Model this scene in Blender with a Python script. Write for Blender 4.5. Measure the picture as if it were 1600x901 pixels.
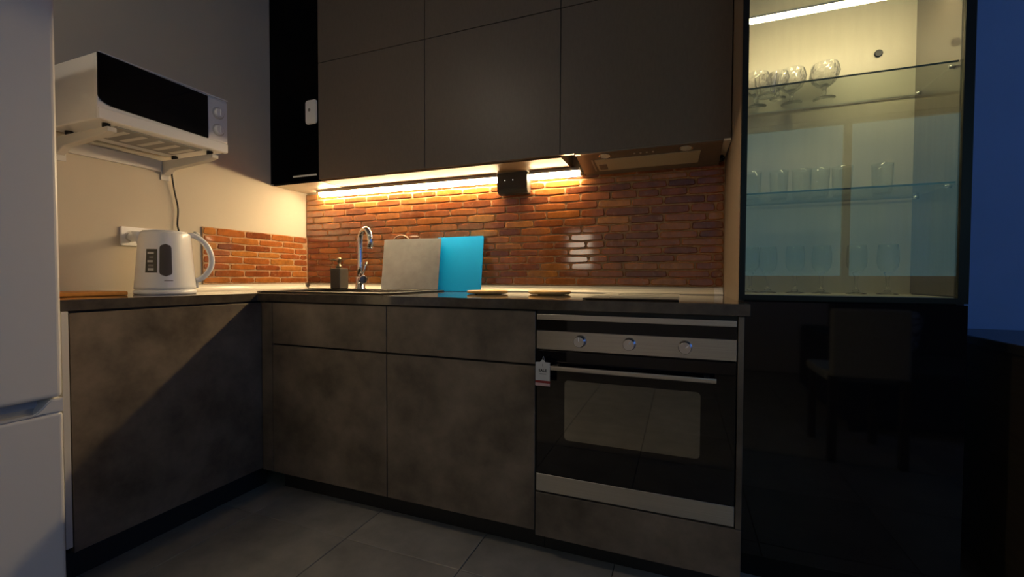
import bpy, bmesh, math, random
from mathutils import Vector, Matrix

for o in list(bpy.data.objects):
    bpy.data.objects.remove(o)
S = bpy.context.scene
C = S.collection
random.seed(7)

# ------------------------------------------------------------------ camera
cam_d = bpy.data.cameras.new('camera')
cam_d.sensor_width = 36.0
cam_d.lens = 680.1 / 1600 * 36.0
cam_d.clip_start = 0.02
cam = bpy.data.objects.new('camera', cam_d)
C.objects.link(cam)
yaw, pit, rol = math.radians(21.2346), math.radians(-1.4311), math.radians(0.2088)
fw = Vector((-math.sin(yaw) * math.cos(pit), math.cos(yaw) * math.cos(pit), math.sin(pit)))
rt = Vector((math.cos(yaw), math.sin(yaw), 0))
up = rt.cross(fw)
r2 = rt * math.cos(rol) + up * math.sin(rol)
u2 = -rt * math.sin(rol) + up * math.cos(rol)
M = Matrix((r2, u2, -fw)).transposed().to_4x4()
M.translation = Vector((2.1854, -2.0837, 0.9715))
cam.matrix_world = M
S.camera = cam

# ------------------------------------------------------------------ sky, lamps, exposure
W = bpy.data.worlds.new('dusk')
S.world = W
W.use_nodes = True
W.node_tree.nodes['Background'].inputs[0].default_value = (0.10, 0.29, 1.0, 1)
W.node_tree.nodes['Background'].inputs[1].default_value = 1.7
S.cycles.transparent_max_bounces = 32
S.view_settings.view_transform = 'Standard'
S.view_settings.look = 'None'
S.view_settings.gamma = 1.0
S.view_settings.exposure = 0.0
S.view_settings.use_curve_mapping = False
LED_KITCHEN = ((1.0, 0.73, 0.39), 124.0)     # colour, strength of the strip under the wall units
LED_DISPLAY = ((1.0, 0.83, 0.48), 50.0)     # strip in the glass cabinet
HALL = ((1.0, 0.82, 0.60), 2.6)            # lamp in the hall behind the camera


def area(name, loc, rot, sx, sy, col, power):
    d = bpy.data.lights.new(name, 'AREA')
    d.shape = 'RECTANGLE'
    d.size, d.size_y = sx, sy
    d.color = col
    d.energy = power
    o = bpy.data.objects.new(name, d)
    o.location = loc
    o.rotation_euler = rot
    C.objects.link(o)
    return o


area('hall_lamp', (0.70, -5.2, 1.43), (math.radians(84), 0, 0), 0.6, 0.6, HALL[0], HALL[1])
CEIL_LAMP = ((1.0, 0.84, 0.62), 6.5)        # dim ceiling lamp behind the camera, by the fridge
win_portal = area('window_portal', (3.7, -4.27, 1.75), (math.radians(90), 0, 0), 2.1, 1.6, (1, 1, 1), 1.0)
win_portal.data.cycles.is_portal = True
win_portal2 = area('window_portal', (5.06, -1.95, 1.6), (0, math.radians(90), 0), 1.4, 1.5, (1, 1, 1), 1.0)
win_portal2.data.cycles.is_portal = True


# ------------------------------------------------------------------ materials
def nn(nt, t, **kw):
    n = nt.nodes.new(t)
    for k, v in kw.items():
        setattr(n, k, v)
    return n


def mat(name, col, rough=0.5, metal=0.0, spec=0.5, noise=None, coat=0.0, coat_rough=0.03, coat_ior=1.5,
        bump=None, rnd=None, ior=None, emit=None, rvar=None):
    """noise=(scale, amount, stretch): mottled colour; bump=(scale, strength); rnd: per-object brightness range."""
    m = bpy.data.materials.new(name)
    m.use_nodes = True
    nt = m.node_tree
    b = nt.nodes['Principled BSDF']
    b.inputs['Base Color'].default_value = (*col, 1)
    b.inputs['Roughness'].default_value = rough
    b.inputs['Metallic'].default_value = metal
    b.inputs['Specular IOR Level'].default_value = spec
    if ior:
        b.inputs['IOR'].default_value = ior
    if coat:
        b.inputs['Coat Weight'].default_value = coat
        b.inputs['Coat Roughness'].default_value = coat_rough
        b.inputs['Coat IOR'].default_value = coat_ior
    if emit:
        b.inputs['Emission Color'].default_value = (*emit[0], 1)
        b.inputs['Emission Strength'].default_value = emit[1]
    geo = nn(nt, 'ShaderNodeNewGeometry')
    src = None
    if noise:
        sc, am, st = (*noise, (1, 1, 1))[:3]
        mp = nn(nt, 'ShaderNodeMapping')
        mp.inputs['Scale'].default_value = st
        nt.links.new(geo.outputs['Position'], mp.inputs['Vector'])
        nz = nn(nt, 'ShaderNodeTexNoise')
        nz.inputs['Scale'].default_value = sc
        nz.inputs['Detail'].default_value = 6
        nz.inputs['Roughness'].default_value = 0.62
        nt.links.new(mp.outputs[0], nz.inputs['Vector'])
        mr = nn(nt, 'ShaderNodeMapRange')
        mr.inputs['From Min'].default_value = 0.28
        mr.inputs['From Max'].default_value = 0.72
        mr.inputs['To Min'].default_value = 1 - am
        mr.inputs['To Max'].default_value = 1 + am
        nt.links.new(nz.outputs['Fac'], mr.inputs['Value'])
        src = mr.outputs[0]
        if rvar:
            rr = nn(nt, 'ShaderNodeMapRange')
            rr.inputs['To Min'].default_value = rough - rvar
            rr.inputs['To Max'].default_value = rough + rvar
            nt.links.new(nz.outputs['Fac'], rr.inputs['Value'])
            nt.links.new(rr.outputs[0], b.inputs['Roughness'])
    if rnd:
        oi = nn(nt, 'ShaderNodeObjectInfo')
        mr2 = nn(nt, 'ShaderNodeMapRange')
        mr2.inputs['To Min'].default_value = rnd[0]
        mr2.inputs['To Max'].default_value = rnd[1]
        nt.links.new(oi.outputs['Random'], mr2.inputs['Value'])
        if src:
            mu = nn(nt, 'ShaderNodeMath', operation='MULTIPLY')
            nt.links.new(src, mu.inputs[0])
            nt.links.new(mr2.outputs[0], mu.inputs[1])
            src = mu.outputs[0]
        else:
            src = mr2.outputs[0]
    if src:
        mx = nn(nt, 'ShaderNodeVectorMath', operation='SCALE')
        mx.inputs[0].default_value = col
        nt.links.new(src, mx.inputs['Scale'])
        nt.links.new(mx.outputs[0], b.inputs['Base Color'])
    if bump:
        nb = nn(nt, 'ShaderNodeTexNoise')
        nb.inputs['Scale'].default_value = bump[0]
        nb.inputs['Detail'].default_value = 4
        nt.links.new(geo.outputs['Position'], nb.inputs['Vector'])
        bp = nn(nt, 'ShaderNodeBump')
        bp.inputs['Strength'].default_value = bump[1]
        bp.inputs['Distance'].default_value = 0.002
        nt.links.new(nb.outputs['Fac'], bp.inputs['Height'])
        nt.links.new(bp.outputs[0], b.inputs['Normal'])
    return m


def thin_glass(name, tint, refl_ior=1.5, rough=0.0):
    m = bpy.data.materials.new(name)
    m.use_nodes = True
    nt = m.node_tree
    nt.nodes.remove(nt.nodes['Principled BSDF'])
    out = nt.nodes['Material Output']
    tr = nn(nt, 'ShaderNodeBsdfTransparent')
    tr.inputs[0].default_value = (*tint, 1)
    gl = nn(nt, 'ShaderNodeBsdfGlossy')
    gl.inputs['Roughness'].default_value = rough
    geo = nn(nt, 'ShaderNodeNewGeometry')
    dt = nn(nt, 'ShaderNodeVectorMath', operation='DOT_PRODUCT')
    nt.links.new(geo.outputs['Incoming'], dt.inputs[0])
    nt.links.new(geo.outputs['Normal'], dt.inputs[1])
    ab = nn(nt, 'ShaderNodeMath', operation='ABSOLUTE')
    nt.links.new(dt.outputs['Value'], ab.inputs[0])
    om = nn(nt, 'ShaderNodeMath', operation='SUBTRACT')
    om.inputs[0].default_value = 1.0
    nt.links.new(ab.outputs[0], om.inputs[1])
    pw = nn(nt, 'ShaderNodeMath', operation='POWER')
    nt.links.new(om.outputs[0], pw.inputs[0])
    pw.inputs[1].default_value = 5.0
    f0 = ((refl_ior - 1) / (refl_ior + 1)) ** 2
    fr = nn(nt, 'ShaderNodeMath', operation='MULTIPLY_ADD')
    nt.links.new(pw.outputs[0], fr.inputs[0])
    fr.inputs[1].default_value = 1 - f0
    fr.inputs[2].default_value = f0
    mx = nn(nt, 'ShaderNodeMixShader')
    nt.links.new(fr.outputs[0], mx.inputs[0])
    nt.links.new(tr.outputs[0], mx.inputs[1])
    nt.links.new(gl.outputs[0], mx.inputs[2])
    nt.links.new(mx.outputs[0], out.inputs['Surface'])
    return m


def clear_glass(name, col=(1, 1, 1), tw=1.0):
    m = mat(name, col, 0.0)
    m.node_tree.nodes['Principled BSDF'].inputs['Transmission Weight'].default_value = tw
    m.node_tree.nodes['Principled BSDF'].inputs['IOR'].default_value = 1.5
    return m


def emitter(name, col, strength):
    m = bpy.data.materials.new(name)
    m.use_nodes = True
    nt = m.node_tree
    nt.nodes.remove(nt.nodes['Principled BSDF'])
    e = nn(nt, 'ShaderNodeEmission')
    e.inputs[0].default_value = (*col, 1)
    e.inputs[1].default_value = strength
    nt.links.new(e.outputs[0], nt.nodes['Material Output'].inputs['Surface'])
    return m


def brick_material(name, coat):
    m = mat(name, (0.4, 0.12, 0.04), 0.85, spec=0.08, coat=coat, coat_rough=0.07, coat_ior=2.25)
    nt = m.node_tree
    b = nt.nodes['Principled BSDF']
    geo = [n for n in nt.nodes if n.type == 'NEW_GEOMETRY'][0]
    oi = nn(nt, 'ShaderNodeObjectInfo')
    cr = nn(nt, 'ShaderNodeValToRGB')
    el = cr.color_ramp.elements
    el[0].position, el[0].color = 0.0, (0.20, 0.050, 0.014, 1)
    el[1].position, el[1].color = 1.0, (0.50, 0.20, 0.040, 1)
    for p, c in ((0.3, (0.31, 0.080, 0.019, 1)), (0.6, (0.40, 0.118, 0.024, 1)), (0.85, (0.46, 0.158, 0.031, 1))):
        e = el.new(p)
        e.color = c
    nt.links.new(oi.outputs['Random'], cr.inputs[0])
    nz = nn(nt, 'ShaderNodeTexNoise')
    nz.inputs['Scale'].default_value = 28
    nz.inputs['Detail'].default_value = 8
    nz.inputs['Roughness'].default_value = 0.7
    nt.links.new(geo.outputs['Position'], nz.inputs['Vector'])
    mr = nn(nt, 'ShaderNodeMapRange')
    mr.inputs['From Min'].default_value = 0.3
    mr.inputs['From Max'].default_value = 0.7
    mr.inputs['To Min'].default_value = 0.62
    mr.inputs['To Max'].default_value = 1.25
    nt.links.new(nz.outputs['Fac'], mr.inputs['Value'])
    sc = nn(nt, 'ShaderNodeVectorMath', operation='SCALE')
    nt.links.new(cr.outputs[0], sc.inputs[0])
    nt.links.new(mr.outputs[0], sc.inputs['Scale'])
    # pale lime specks left on the brick faces
    n2 = nn(nt, 'ShaderNodeTexNoise')
    n2.inputs['Scale'].default_value = 55
    n2.inputs['Detail'].default_value = 10
    nt.links.new(geo.outputs['Position'], n2.inputs['Vector'])
    r2_ = nn(nt, 'ShaderNodeMapRange')
    r2_.inputs['From Min'].default_value = 0.60
    r2_.inputs['From Max'].default_value = 0.74
    r2_.inputs['To Max'].default_value = 0.6
    nt.links.new(n2.outputs['Fac'], r2_.inputs['Value'])
    mx = nn(nt, 'ShaderNodeMix', data_type='RGBA')
    nt.links.new(r2_.outputs[0], mx.inputs[0])
    nt.links.new(sc.outputs[0], mx.inputs[6])
    mx.inputs[7].default_value = (0.42, 0.22, 0.13, 1)
    nt.links.new(mx.outputs[2], b.inputs['Base Color'])
    bp = nn(nt, 'ShaderNodeBump')
    bp.inputs['Strength'].default_value = 0.35
    bp.inputs['Distance'].default_value = 0.003
    nt.links.new(nz.outputs['Fac'], bp.inputs['Height'])
    nt.links.new(bp.outputs[0], b.inputs['Normal'])
    return m


def wood(name, c1, c2, scale=6, stretch=(1, 14, 14), rough=0.45):
    m = mat(name, c1, rough)
    nt = m.node_tree
    b = nt.nodes['Principled BSDF']
    geo = [n for n in nt.nodes if n.type == 'NEW_GEOMETRY'][0]
    mp = nn(nt, 'ShaderNodeMapping')
    mp.inputs['Scale'].default_value = stretch
    nt.links.new(geo.outputs['Position'], mp.inputs['Vector'])
    nz = nn(nt, 'ShaderNodeTexNoise')
    nz.inputs['Scale'].default_value = scale
    nz.inputs['Detail'].default_value = 5
    nt.links.new(mp.outputs[0], nz.inputs['Vector'])
    cr = nn(nt, 'ShaderNodeValToRGB')
    cr.color_ramp.elements[0].position = 0.3
    cr.color_ramp.elements[0].color = (*c1, 1)
    cr.color_ramp.elements[1].position = 0.7
    cr.color_ramp.elements[1].color = (*c2, 1)
    nt.links.new(nz.outputs['Fac'], cr.inputs[0])
    nt.links.new(cr.outputs[0], b.inputs['Base Color'])
    return m


MT = dict(
    wall=mat('cream_paint', (0.57, 0.52, 0.43), 0.85, noise=(3, 0.03), bump=(180, 0.08)),
    wall_far=mat('grey_paint', (0.62, 0.62, 0.64), 0.85, noise=(3, 0.03), bump=(180, 0.08)),
    wall_blue_lit=mat('blue_light_wall_tint', (0.30, 0.46, 0.80), 0.85, noise=(3, 0.04), bump=(180, 0.08)),  # blue window light put into the wall's base colour
    ceil=mat('ceiling_paint', (0.75, 0.74, 0.70), 0.9),
    tile=mat('floor_tile', (0.44, 0.40, 0.33), 0.42, noise=(7, 0.22), rnd=(0.9, 1.08)),
    grout=mat('grout', (0.10, 0.095, 0.085), 0.9),
    stone=mat('dark_stone_laminate', (0.170, 0.134, 0.098), 0.42, noise=(5, 0.6), rvar=0.06, bump=(240, 0.05)),
    stone_side=mat('dark_carcass', (0.03, 0.027, 0.024), 0.6),
    upper=mat('taupe_laminate', (0.165, 0.135, 0.110), 0.38, noise=(120, 0.08, (1, 1, 0.25))),
    under=mat('cream_underside', (0.50, 0.44, 0.34), 0.5, noise=(40, 0.04, (1, 0.1, 1)), coat=0.2, coat_rough=0.2),
    under_bounce=mat('underside_bounce_tint', (0.19, 0.125, 0.072), 0.45, noise=(40, 0.04, (1, 0.1, 1)), spec=0.15),  # cream underside, darkened, with the bricks' orange bounce light in its colour
    beige=mat('beige_laminate', (0.25, 0.195, 0.145), 0.45, noise=(60, 0.07, (1, 1, 0.08))),
    beige_in=mat('beige_cabinet_lining', (0.66, 0.62, 0.49), 0.42, noise=(60, 0.04, (1, 1, 0.08))),
    lining_dark=mat('brown_lining', (0.12, 0.095, 0.068), 0.3, noise=(60, 0.2, (1, 1, 0.05)), coat=1.0, coat_ior=1.8),
    worktop=mat('gloss_worktop', (0.080, 0.066, 0.050), 0.09, noise=(25, 0.3), spec=0.7, coat=0.6, coat_rough=0.03),
    brick=brick_material('glossy_brick', 1.0),
    brick_rim=brick_material('brick_rim', 0.0),
    mortar=mat('mortar', (0.46, 0.29, 0.17), 0.8, noise=(60, 0.35), spec=0.1, bump=(300, 0.3)),
    trim=mat('cream_plastic', (0.80, 0.76, 0.66), 0.25),
    white=mat('white_plastic', (0.90, 0.91, 0.93), 0.28, coat=0.3),
    white_metal=mat('white_enamel', (0.66, 0.65, 0.62), 0.4),
    fridge=mat('fridge_enamel', (0.82, 0.81, 0.80), 0.36),
    fridge_grip=mat('grip_grey', (0.48, 0.49, 0.51), 0.45),
    fridge_grey=mat('grey_gasket', (0.30, 0.30, 0.31), 0.6),
    black=mat('black_plastic', (0.010, 0.010, 0.010), 0.3, spec=0.3),
    box_grey=mat('charcoal_plastic', (0.055, 0.052, 0.046), 0.45),
    black_gloss=mat('black_gloss', (0.006, 0.006, 0.007), 0.04, spec=0.5),
    black_glass=mat('black_glass', (0.004, 0.004, 0.006), 0.03),
    oven_window=mat('oven_window_glass', (0.045, 0.041, 0.026), 0.03, coat=1.0, coat_ior=2.1, noise=(4, 0.3)),
    hob=mat('hob_glass', (0.010, 0.007, 0.006), 0.03, spec=0.6),
    steel=mat('brushed_steel', (0.66, 0.64, 0.61), 0.24, metal=1.0, noise=(90, 0.10, (0.05, 1, 6))),
    steel_dark=mat('tinted_steel', (0.26, 0.255, 0.25), 0.3, metal=1.0),
    chrome=mat('chrome', (0.72, 0.72, 0.74), 0.06, metal=1.0),
    sink=mat('black_granite', (0.030, 0.028, 0.026), 0.32, noise=(300, 0.4)),
    grey_board=mat('grey_steel_board', (0.36, 0.375, 0.40), 0.36, metal=0.75, noise=(16, 0.12)),
    blue_board=mat('blue_plastic', (0.001, 0.42, 1.0), 0.45, spec=0.2),
    ceramic=mat('dark_grey_ceramic', (0.060, 0.054, 0.046), 0.42, noise=(60, 0.12)),
    bronze=mat('brushed_pump_metal', (0.30, 0.24, 0.17), 0.28, metal=1.0),
    bamboo=wood('bamboo', (0.74, 0.42, 0.12), (0.82, 0.52, 0.17)),
    bamboo_orange=wood('orange_wood', (0.50, 0.20, 0.03), (0.62, 0.27, 0.05)),
    rattan=mat('pale_rattan', (0.50, 0.30, 0.20), 0.5, noise=(200, 0.3)),
    hood=mat('hood_grey', (0.20, 0.175, 0.15), 0.35, metal=0.2, noise=(60, 0.06)),
    hood_filter=mat('hood_filter', (0.55, 0.50, 0.38), 0.5, noise=(400, 0.12)),
    lens=mat('frosted_lens', (0.75, 0.72, 0.65), 0.3),
    smoke=thin_glass('smoked_glass', (0.10, 0.10, 0.105), 1.25),
    pane=thin_glass('door_pane', (0.95, 0.965, 0.945), 1.9),
    shelf_glass=thin_glass('shelf_glass', (0.92, 0.955, 0.92), 1.5),
    shelf_edge=mat('green_glass_edge', (0.03, 0.055, 0.04), 0.2),
    window_pane=thin_glass('window_pane', (0.95, 0.95, 0.95), 1.5),
    dim_pane=thin_glass('tinted_pane', (0.95, 0.86, 0.50), 1.5),
    crystal=clear_glass('crystal'),
    cut_crystal=clear_glass('cut_crystal', (0.98, 0.98, 0.96), 0.92),
    drink=thin_glass('drinking_glass', (0.96, 0.97, 0.96), 1.42),
    led=emitter('kitchen_led', *LED_KITCHEN),
    led2=emitter('display_led', *LED_DISPLAY),
    alu=mat('aluminium', (0.55, 0.54, 0.52), 0.35, metal=1.0),
    red=mat('red_print', (0.30, 0.030, 0.025), 0.6),
    pink=mat('pink_paper', (0.62, 0.42, 0.40), 0.6),
    paper=mat('white_paper', (0.62, 0.61, 0.58), 0.7),
    ink=mat('black_ink', (0.02, 0.02, 0.02), 0.6),
    grey_ink=mat('grey_ink', (0.25, 0.24, 0.23), 0.6),
    sticker=mat('black_sticker', (0.035, 0.033, 0.028), 0.3),
    smoke_plastic=mat('smoky_window', (0.10, 0.085, 0.075), 0.4, spec=0.2),
    chair_cloth=mat('grey_cloth', (0.55, 0.58, 0.56), 0.8, noise=(40, 0.1)),
    dark_wood=wood('dark_wood', (0.060, 0.045, 0.028), (0.090, 0.066, 0.040), stretch=(14, 1, 14)),
    sideboard_top=wood('dark_lacquered_wood', (0.05, 0.045, 0.04), (0.075, 0.065, 0.055), stretch=(14, 1, 14), rough=0.25),
    sofa=mat('dark_sofa_cloth', (0.045, 0.04, 0.04), 0.9, noise=(60, 0.2)),
    cushion=mat('pattern_cushion', (0.55, 0.58, 0.62), 0.8),
    white_frame=mat('window_frame_white', (0.7, 0.7, 0.7), 0.4),
    curtain=mat('curtain_cloth', (0.55, 0.42, 0.28), 0.8, noise=(30, 0.1)),
)


# cushion: leaf-like blue and white print
def cushion_print():
    m = MT['cushion']
    nt = m.node_tree
    v = nn(nt, 'ShaderNodeTexVoronoi', feature='DISTANCE_TO_EDGE')
    v.inputs['Scale'].default_value = 16
    geo = [n for n in nt.nodes if n.type == 'NEW_GEOMETRY'][0]
    nt.links.new(geo.outputs['Position'], v.inputs['Vector'])
    cr = nn(nt, 'ShaderNodeValToRGB')
    cr.color_ramp.elements[0].position = 0.05
    cr.color_ramp.elements[0].color = (0.01, 0.012, 0.03, 1)
    cr.color_ramp.elements[1].position = 0.12
    cr.color_ramp.elements[1].color = (0.7, 0.74, 0.8, 1)
    nt.links.new(v.outputs['Distance'], cr.inputs[0])
    nt.links.new(cr.outputs[0], nt.nodes['Principled BSDF'].inputs['Base Color'])


cushion_print()


# ------------------------------------------------------------------ mesh helpers
def new():
    return bmesh.new()


def box(bm, lo, hi, bevel=0.0, seg=2, rotz=0.0, edges=None):
    b = bmesh.new()
    bmesh.ops.create_cube(b, size=1.0)
    lo, hi = Vector(lo), Vector(hi)
    c, s = (lo + hi) / 2, hi - lo
    for v in b.verts:
        v.co = Vector((v.co.x * s.x, v.co.y * s.y, v.co.z * s.z))
    if bevel:
        es = b.edges[:] if edges is None else [e for e in b.edges if edges(e)]
        bmesh.ops.bevel(b, geom=es, offset=bevel, segments=seg, profile=0.5, affect='EDGES')
    R = Matrix.Rotation(rotz, 4, 'Z')
    for v in b.verts:
        v.co = (R @ v.co) + c
    merge(bm, b)
    return bm


def merge(bm, b):
    t = bpy.data.meshes.new('t')
    b.to_mesh(t)
    b.free()
    bm.from_mesh(t)
    bpy.data.meshes.remove(t)


def frame_of(d):
    d = d.normalized()
    a = Vector((0, 0, 1)) if abs(d.z) < 0.95 else Vector((1, 0, 0))
    x = d.cross(a).normalized()
    return x, d.cross(x).normalized()


def tube(bm, pts, r, n=12, caps=True):
    """round bar through pts; r one radius or one per point"""
    pts = [Vector(p) for p in pts]
    rs = r if isinstance(r, (list, tuple)) else [r] * len(pts)
    rings = []
    x = y = None
    for i, p in enumerate(pts):
        d = (pts[min(i + 1, len(pts) - 1)] - pts[max(i - 1, 0)]).normalized()
        if x is None:
            x, y = frame_of(d)
        else:
            x = (x - d * x.dot(d)).normalized()
            y = d.cross(x)
        rings.append([bm.verts.new(p + (x * math.cos(2 * math.pi * k / n) + y * math.sin(2 * math.pi * k / n)) * rs[i]) for k in range(n)])
    for a, b in zip(rings, rings[1:]):
        for k in range(n):
            bm.faces.new((a[k], a[(k + 1) % n], b[(k + 1) % n], b[k])).smooth = True
    if caps:
        bm.faces.new(rings[0][::-1])
        bm.faces.new(rings[-1])
    return bm


def lathe(bm, prof, c, n=24, mod=None, caps=True, close=False):
    """profile of (r, z) turned about the vertical axis at c"""
    c = Vector(c)
    rings = []
    for r, z in prof:
        if r < 1e-6:
            rings.append([bm.verts.new(c + Vector((0, 0, z)))])
            continue
        ring = []
        for k in range(n):
            a = 2 * math.pi * k / n
            rr = r * (mod(k, z) if mod else 1)
            ring.append(bm.verts.new(c + Vector((rr * math.cos(a), rr * math.sin(a), z))))
        rings.append(ring)
    pairs = list(zip(rings, rings[1:]))
    if close:
        pairs.append((rings[-1], rings[0]))
    for a, b in pairs:
        for k in range(n):
            if len(a) == 1 and len(b) == 1:
                continue
            if len(a) == 1:
                f = bm.faces.new((a[0], b[(k + 1) % n], b[k]))
            elif len(b) == 1:
                f = bm.faces.new((a[k], a[(k + 1) % n], b[0]))
            else:
                f = bm.faces.new((a[k], a[(k + 1) % n], b[(k + 1) % n], b[k]))
            f.smooth = not mod
    if caps and not close:
        if len(rings[0]) > 1:
            bm.faces.new(rings[0][::-1])
        if len(rings[-1]) > 1:
            bm.faces.new(rings[-1])
    return bm


def prism(bm, poly, v):
    """flat polygon (3-D points) pushed along v into a solid"""
    v = Vector(v)
    a = [bm.verts.new(Vector(p)) for p in poly]
    b = [bm.verts.new(Vector(p) + v) for p in poly]
    n = len(poly)
    bm.faces.new(a[::-1])
    bm.faces.new(b)
    for k in range(n):
        bm.faces.new((a[k], a[(k + 1) % n], b[(k + 1) % n], b[k]))
    bmesh.ops.recalc_face_normals(bm, faces=bm.faces[:])
    return bm


def slab(bm, us, vs, keep, w0, w1, P):
    """grid slab with holes, one connected solid; P(u, v, w) -> point"""
    V = {}

    def vert(i, j, k):
        if (i, j, k) not in V:
            V[(i, j, k)] = bm.verts.new(Vector(P(us[i], vs[j], (w0, w1)[k])))
        return V[(i, j, k)]
    nu, nv = len(us) - 1, len(vs) - 1
    K = lambda i, j: 0 <= i < nu and 0 <= j < nv and keep((us[i] + us[i + 1]) / 2, (vs[j] + vs[j + 1]) / 2)
    for i in range(nu):
        for j in range(nv):
            if not K(i, j):
                continue
            for k in (0, 1):
                q = [vert(i, j, k), vert(i + 1, j, k), vert(i + 1, j + 1, k), vert(i, j + 1, k)]
                bm.faces.new(q)
            for (di, dj, e) in ((-1, 0, ((0, 0), (0, 1))), (1, 0, ((1, 0), (1, 1))), (0, -1, ((0, 0), (1, 0))), (0, 1, ((0, 1), (1, 1)))):
                if not K(i + di, j + dj):
                    (a, b), (c, d) = e
                    bm.faces.new((vert(i + a, j + b, 0), vert(i + c, j + d, 0), vert(i + c, j + d, 1), vert(i + a, j + b, 1)))
    bmesh.ops.recalc_face_normals(bm, faces=bm.faces[:])
    return bm


def rounded(w, h, r, n=5):
    """outline of a rounded rectangle centred on 0"""
    out = []
    for cx, cy, a0 in ((w / 2 - r, h / 2 - r, 0), (-w / 2 + r, h / 2 - r, 90), (-w / 2 + r, -h / 2 + r, 180), (w / 2 - r, -h / 2 + r, 270)):
        for k in range(n):
            a = math.radians(a0 + 90 * k / (n - 1))
            out.append((cx + r * math.cos(a), cy + r * math.sin(a)))
    return out


def obj(name, bm, m, parent=None, label=None, kind=None, smooth=None):
    me = bpy.data.meshes.new(name)
    bmesh.ops.recalc_face_normals(bm, faces=bm.faces[:])
    bm.to_mesh(me)
    bm.free()
    me.materials.append(MT[m] if isinstance(m, str) else m)
    o = bpy.data.objects.new(name, me)
    C.objects.link(o)
    if parent is not None:
        o.parent = parent
        o.matrix_parent_inverse = world_of(parent).inverted()
    if label:
        o['label'] = label
    if kind:
        o['kind'] = kind
    return o


def world_of(o):
    m = Matrix.Translation(o.location) @ o.rotation_euler.to_matrix().to_4x4()
    if o.parent is not None:
        m = world_of(o.parent) @ o.matrix_parent_inverse @ m
    return m


def tag(o, label, cat, group=None):
    o['label'] = label
    o['category'] = cat
    if group:
        o['group'] = group
    return o


def thing(name, loc, label, cat, group=None):
    o = bpy.data.objects.new(name, None)
    o.empty_display_size = 0.05
    o.location = loc
    C.objects.link(o)
    return tag(o, label, cat, group)


def copy_tree(o, delta, label=None):
    """copy of a thing, its parts and their sub-parts, moved by delta"""
    c = o.copy()
    C.objects.link(c)
    c.location = o.location + Vector(delta)
    if label:
        c['label'] = label

    def rec(src, dst):
        for ch in list(src.children):
            d = ch.copy()
            C.objects.link(d)
            d.parent = dst
            d.matrix_parent_inverse = ch.matrix_parent_inverse
            rec(ch, d)
    rec(o, c)
    return c


def struct(name, bm, m, parent=None):
    return obj(name, bm, m, parent, kind='structure' if parent is None else None)


def B(*a, **k):
    return box(new(), *a, **k)


def text(name, body, size, loc, rot, m, parent, bold=0.0):
    d = bpy.data.curves.new(name, 'FONT')
    d.body = body
    d.size = size
    d.align_x = 'CENTER'
    d.align_y = 'CENTER'
    d.extrude = 0.0002
    d.offset = bold
    d.materials.append(MT[m])
    tmp = bpy.data.objects.new('tmp', d)
    C.objects.link(tmp)
    bpy.context.view_layer.update()
    me = bpy.data.meshes.new_from_object(tmp.evaluated_get(bpy.context.evaluated_depsgraph_get()))
    bpy.data.objects.remove(tmp)
    me.transform(Matrix.Translation(loc) @ Matrix.Rotation(rot[0], 4, 'X'))
    o = bpy.data.objects.new(name, me)
    C.objects.link(o)
    o.parent = parent
    o.matrix_parent_inverse = world_of(parent).inverted()
    return o


# ------------------------------------------------------------------ room
RX, RY, RZ = 5.0, -4.2, 2.65
fl = struct('floor', B((-0.1, RY - 0.12, -0.10), (RX + 0.1, 0.1, -0.004)), 'grout')
TX, TY = 0.476, 0.476
tile_bm = B((0.0015, 0.0015, -0.004), (TX - 0.0015, TY - 0.0015, 0.0), bevel=0.0012, seg=1,
            edges=lambda e: all(v.co.z > 0 for v in e.verts))
tile0 = obj('tile', tile_bm, 'tile', fl)
first = True
for i in range(-1, 10):
    for j in range(0, 10):
        x, y = 0.082 + i * TX, -0.344 - j * TY
        if x < -0.42 or x > RX - 0.1 or y < RY - 0.2:
            continue
        if first:
            t, first = tile0, False
        else:
            t = tile0.copy()
            C.objects.link(t)
        t.location = (x, y, 0)
cl = thing('ceiling_lamp', (0.55, -2.45, 2.62), 'small round ceiling lamp behind the camera near the fridge', 'lamp')
lbm = new()
lathe(lbm, [(0.0, 0.029), (0.085, 0.029), (0.090, 0.024), (0.090, 0.004), (0.080, 0.0), (0.0, 0.0)], (0.55, -2.45, 2.62), n=32)
obj('housing', lbm, 'white_metal', cl)
lbm = new()
lathe(lbm, [(0.0, -0.012), (0.04, -0.010), (0.070, -0.004), (0.074, -0.0005), (0.0, -0.0005)], (0.55, -2.45, 2.62), n=32)
obj('diffuser', lbm, emitter('ceiling_glow', CEIL_LAMP[0], CEIL_LAMP[1] / (math.pi * math.pi * 0.074 ** 2)), cl)
struct('ceiling', B((-0.1, RY - 0.12, RZ), (RX + 0.1, 0.1, RZ + 0.1)), 'ceil')
struct('ceiling_hall', B((-0.1, RY - 2.2, RZ), (2.2, RY - 0.121, RZ + 0.1)), 'ceil')
struct('floor_hall', B((-0.1, RY - 2.2, -0.10), (2.2, RY - 0.121, -0.001)), 'grout')
struct('wall_back', B((-0.1, 0.0, 0), (2.93, 0.1, RZ)), 'wall')
struct('wall_back_right', B((2.9302, 0.0, 0), (RX + 0.1, 0.1, RZ)), 'wall_blue_lit')  # right part of the back wall, split off to carry the blue light
struct('wall_left', B((-0.1, RY - 2.2, 0), (0.0, 0.0, RZ)), 'wall')
struct('wall_right', slab(new(), [RY - 0.12, -2.70, -1.20, 0.0], [0, 0.90, 2.30, RZ], lambda u, v: not (-2.70 < u < -1.20 and 0.90 < v < 2.30),
                          RX, RX + 0.1, lambda u, v, w: (w, u, v)), 'wall_far')
DOOR = (0.12, 0.97, 0.0, 2.05)
WIN = (2.65, 4.75, 0.95, 2.55)


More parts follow.
